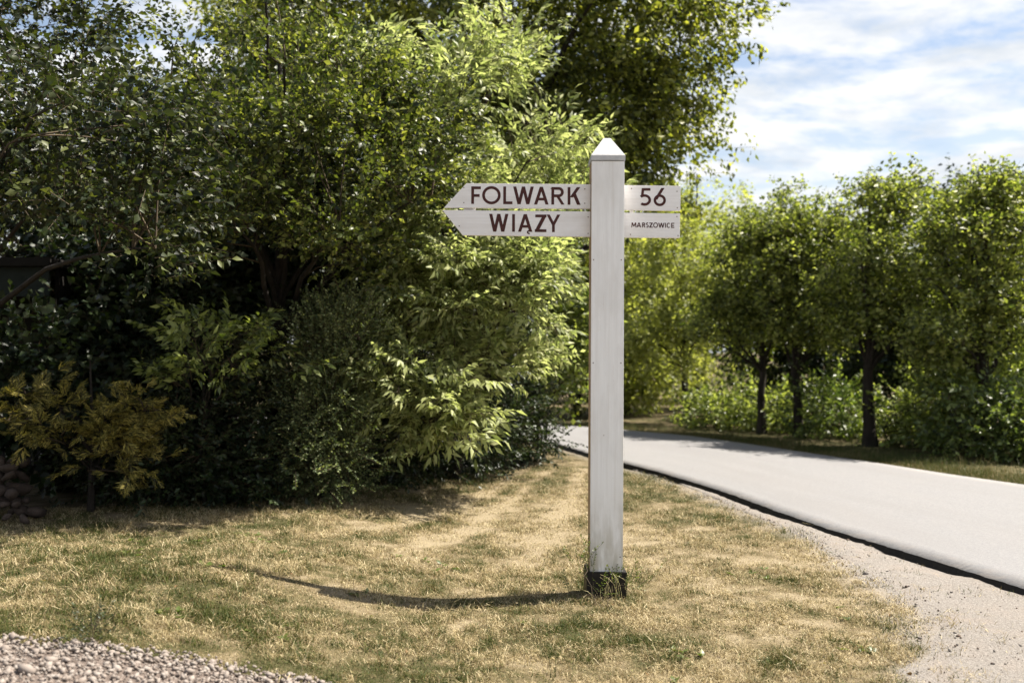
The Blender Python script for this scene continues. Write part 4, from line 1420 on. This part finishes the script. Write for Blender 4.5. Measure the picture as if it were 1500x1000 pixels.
# ------------------------------------------------------------------ small plants
wc = make_tree('weed_clump', 'clump of green weeds growing at the foot of the signpost', 'weeds', (.62, 6.38), .1, .004,
               [(.68, 6.38, .03, .13, .05, .04, 1), (.50, 6.40, .03, .07, .05, .04, .5)], 13, 5, S['small'], 'weed', None, sigma=.035, nlimb=4, seed=31, size=.55, up=.6, stems=3, zmin=.03, bark='twig')
sg_ = np.random.default_rng(5)
sb = Bag()
for k in range(26):
    x0_ = sg_.normal(.06, .09)
    y0_ = sg_.uniform(-.03, .04)
    e = np.array([x0_ + sg_.normal(0, .06), y0_ + sg_.normal(-.02, .04), sg_.uniform(.08, .19)])
    V_, f_ = tube(bez(np.array([x0_, y0_, -.02]), np.array([x0_, y0_, e[2] * .8]), e, 5), [.0014, .0013, .0012, .001, .0007], 3)
    sb.add(V_, f_, 0)
M['straw'] = plain_mat('straw_stalk', (.35, .32, .14), (.55, .48, .28), 20, .7)
link('stalks', sb.mesh('stalks', [M['straw']]), wc)['kind'] = 'stuff'
wz = float(ground_z(-1.86, 4.42))
make_tree('weed_plant', 'single dark green weed at the edge of the gravel bed', 'weed', (-1.86, 4.42), .07, .003,
          [(-1.86, 4.42, wz + .06, .03, .03, .045, 1)], 6, 4, S['small'], 'dark', None, sigma=.014, nlimb=3, seed=33, size=.5, up=.6, stems=1, zmin=wz + .01, bark='twig')

# fallen leaves and rosettes in the lawn
lr = np.random.default_rng(61)
yl = lr.uniform(4.4, 11, 170)
xl_ = lr.uniform(-1, 1, 170) * .56 * yl
ok = (xl_ < lawn_edge(yl) + .2) & (yl > gravel_edge(xl_) + .05) & (yl < np.interp(xl_, [-6, -3.75, -2.0, -.4, .7], [7.9, 8.2, 10.2, 12.9, 17.5]))
xl_, yl = xl_[ok], yl[ok]
Vl, Fl = leaf_hi(.30, .16, -.25)
Rl = frames(np.stack([lr.normal(0, 1, len(xl_)), lr.normal(0, 1, len(xl_)), lr.normal(.1, .15, len(xl_))], 1), np.tile([[0, 0, 1.]], (len(xl_), 1)) + lr.normal(0, .25, (len(xl_), 3)), lr.normal(0, .4, len(xl_)), lr.uniform(.014, .032, len(xl_)))
Vq, Fq = scatter(Vl, Fl, Rl, np.stack([xl_, yl, ground_z(xl_, yl) + .022], 1))
M['litter'] = leaf_mat('dry_leaf', [(.10, .055, .025), (.22, .14, .07), (.38, .29, .17), (.16, .17, .05)], .2, rough=.7, spec=.15)
tag(link('leaf_litter', tri_mesh('leaf_litter', Vq, Fq, [M['litter']])), 'dry fallen leaves lying in the lawn', 'leaf litter', None, 'stuff')
nr_ = 70
yl = lr.uniform(4.4, 9.5, nr_)
xl_ = lr.uniform(-1, 1, nr_) * .56 * yl
ok = (xl_ < lawn_edge(yl) - .05) & (yl > gravel_edge(xl_) + .1) & (yl < 8.2) & (lr.random(nr_) > dryness(xl_, yl) * .9)
rb = Bag()
for a_, b_ in zip(xl_[ok], yl[ok]):
    k_ = int(lr.integers(5, 11))
    for m_ in range(int(lr.integers(1, 5))):
        cx0, cy0 = a_ + lr.normal(0, .07), b_ + lr.normal(0, .07)
        an = lr.uniform(0, 6.28, k_)
        dd = np.stack([np.cos(an), np.sin(an), lr.uniform(.2, .9, k_)], 1)
        Rr = frames(dd, np.tile([[0, 0, 1.]], (k_, 1)), lr.normal(0, .3, k_), lr.uniform(.025, .055, k_))
        Vq, Fq = scatter(*leaf_mid(.26, .06, -.2), Rr, np.tile([[cx0, cy0, float(ground_z(cx0, cy0)) + .006]], (k_, 1)))
        rb.add(Vq, Fq, 0)
tag(link('lawn_weeds', rb.mesh('lawn_weeds', [M['weed']])), 'small broad-leaved green weeds dotted through the lawn', 'weeds', None, 'stuff')

tot = sum(len(o.data.polygons) for o in bpy.data.objects if o.type == 'MESH')
print('GRASS', N_GRASS, 'FACES', tot)
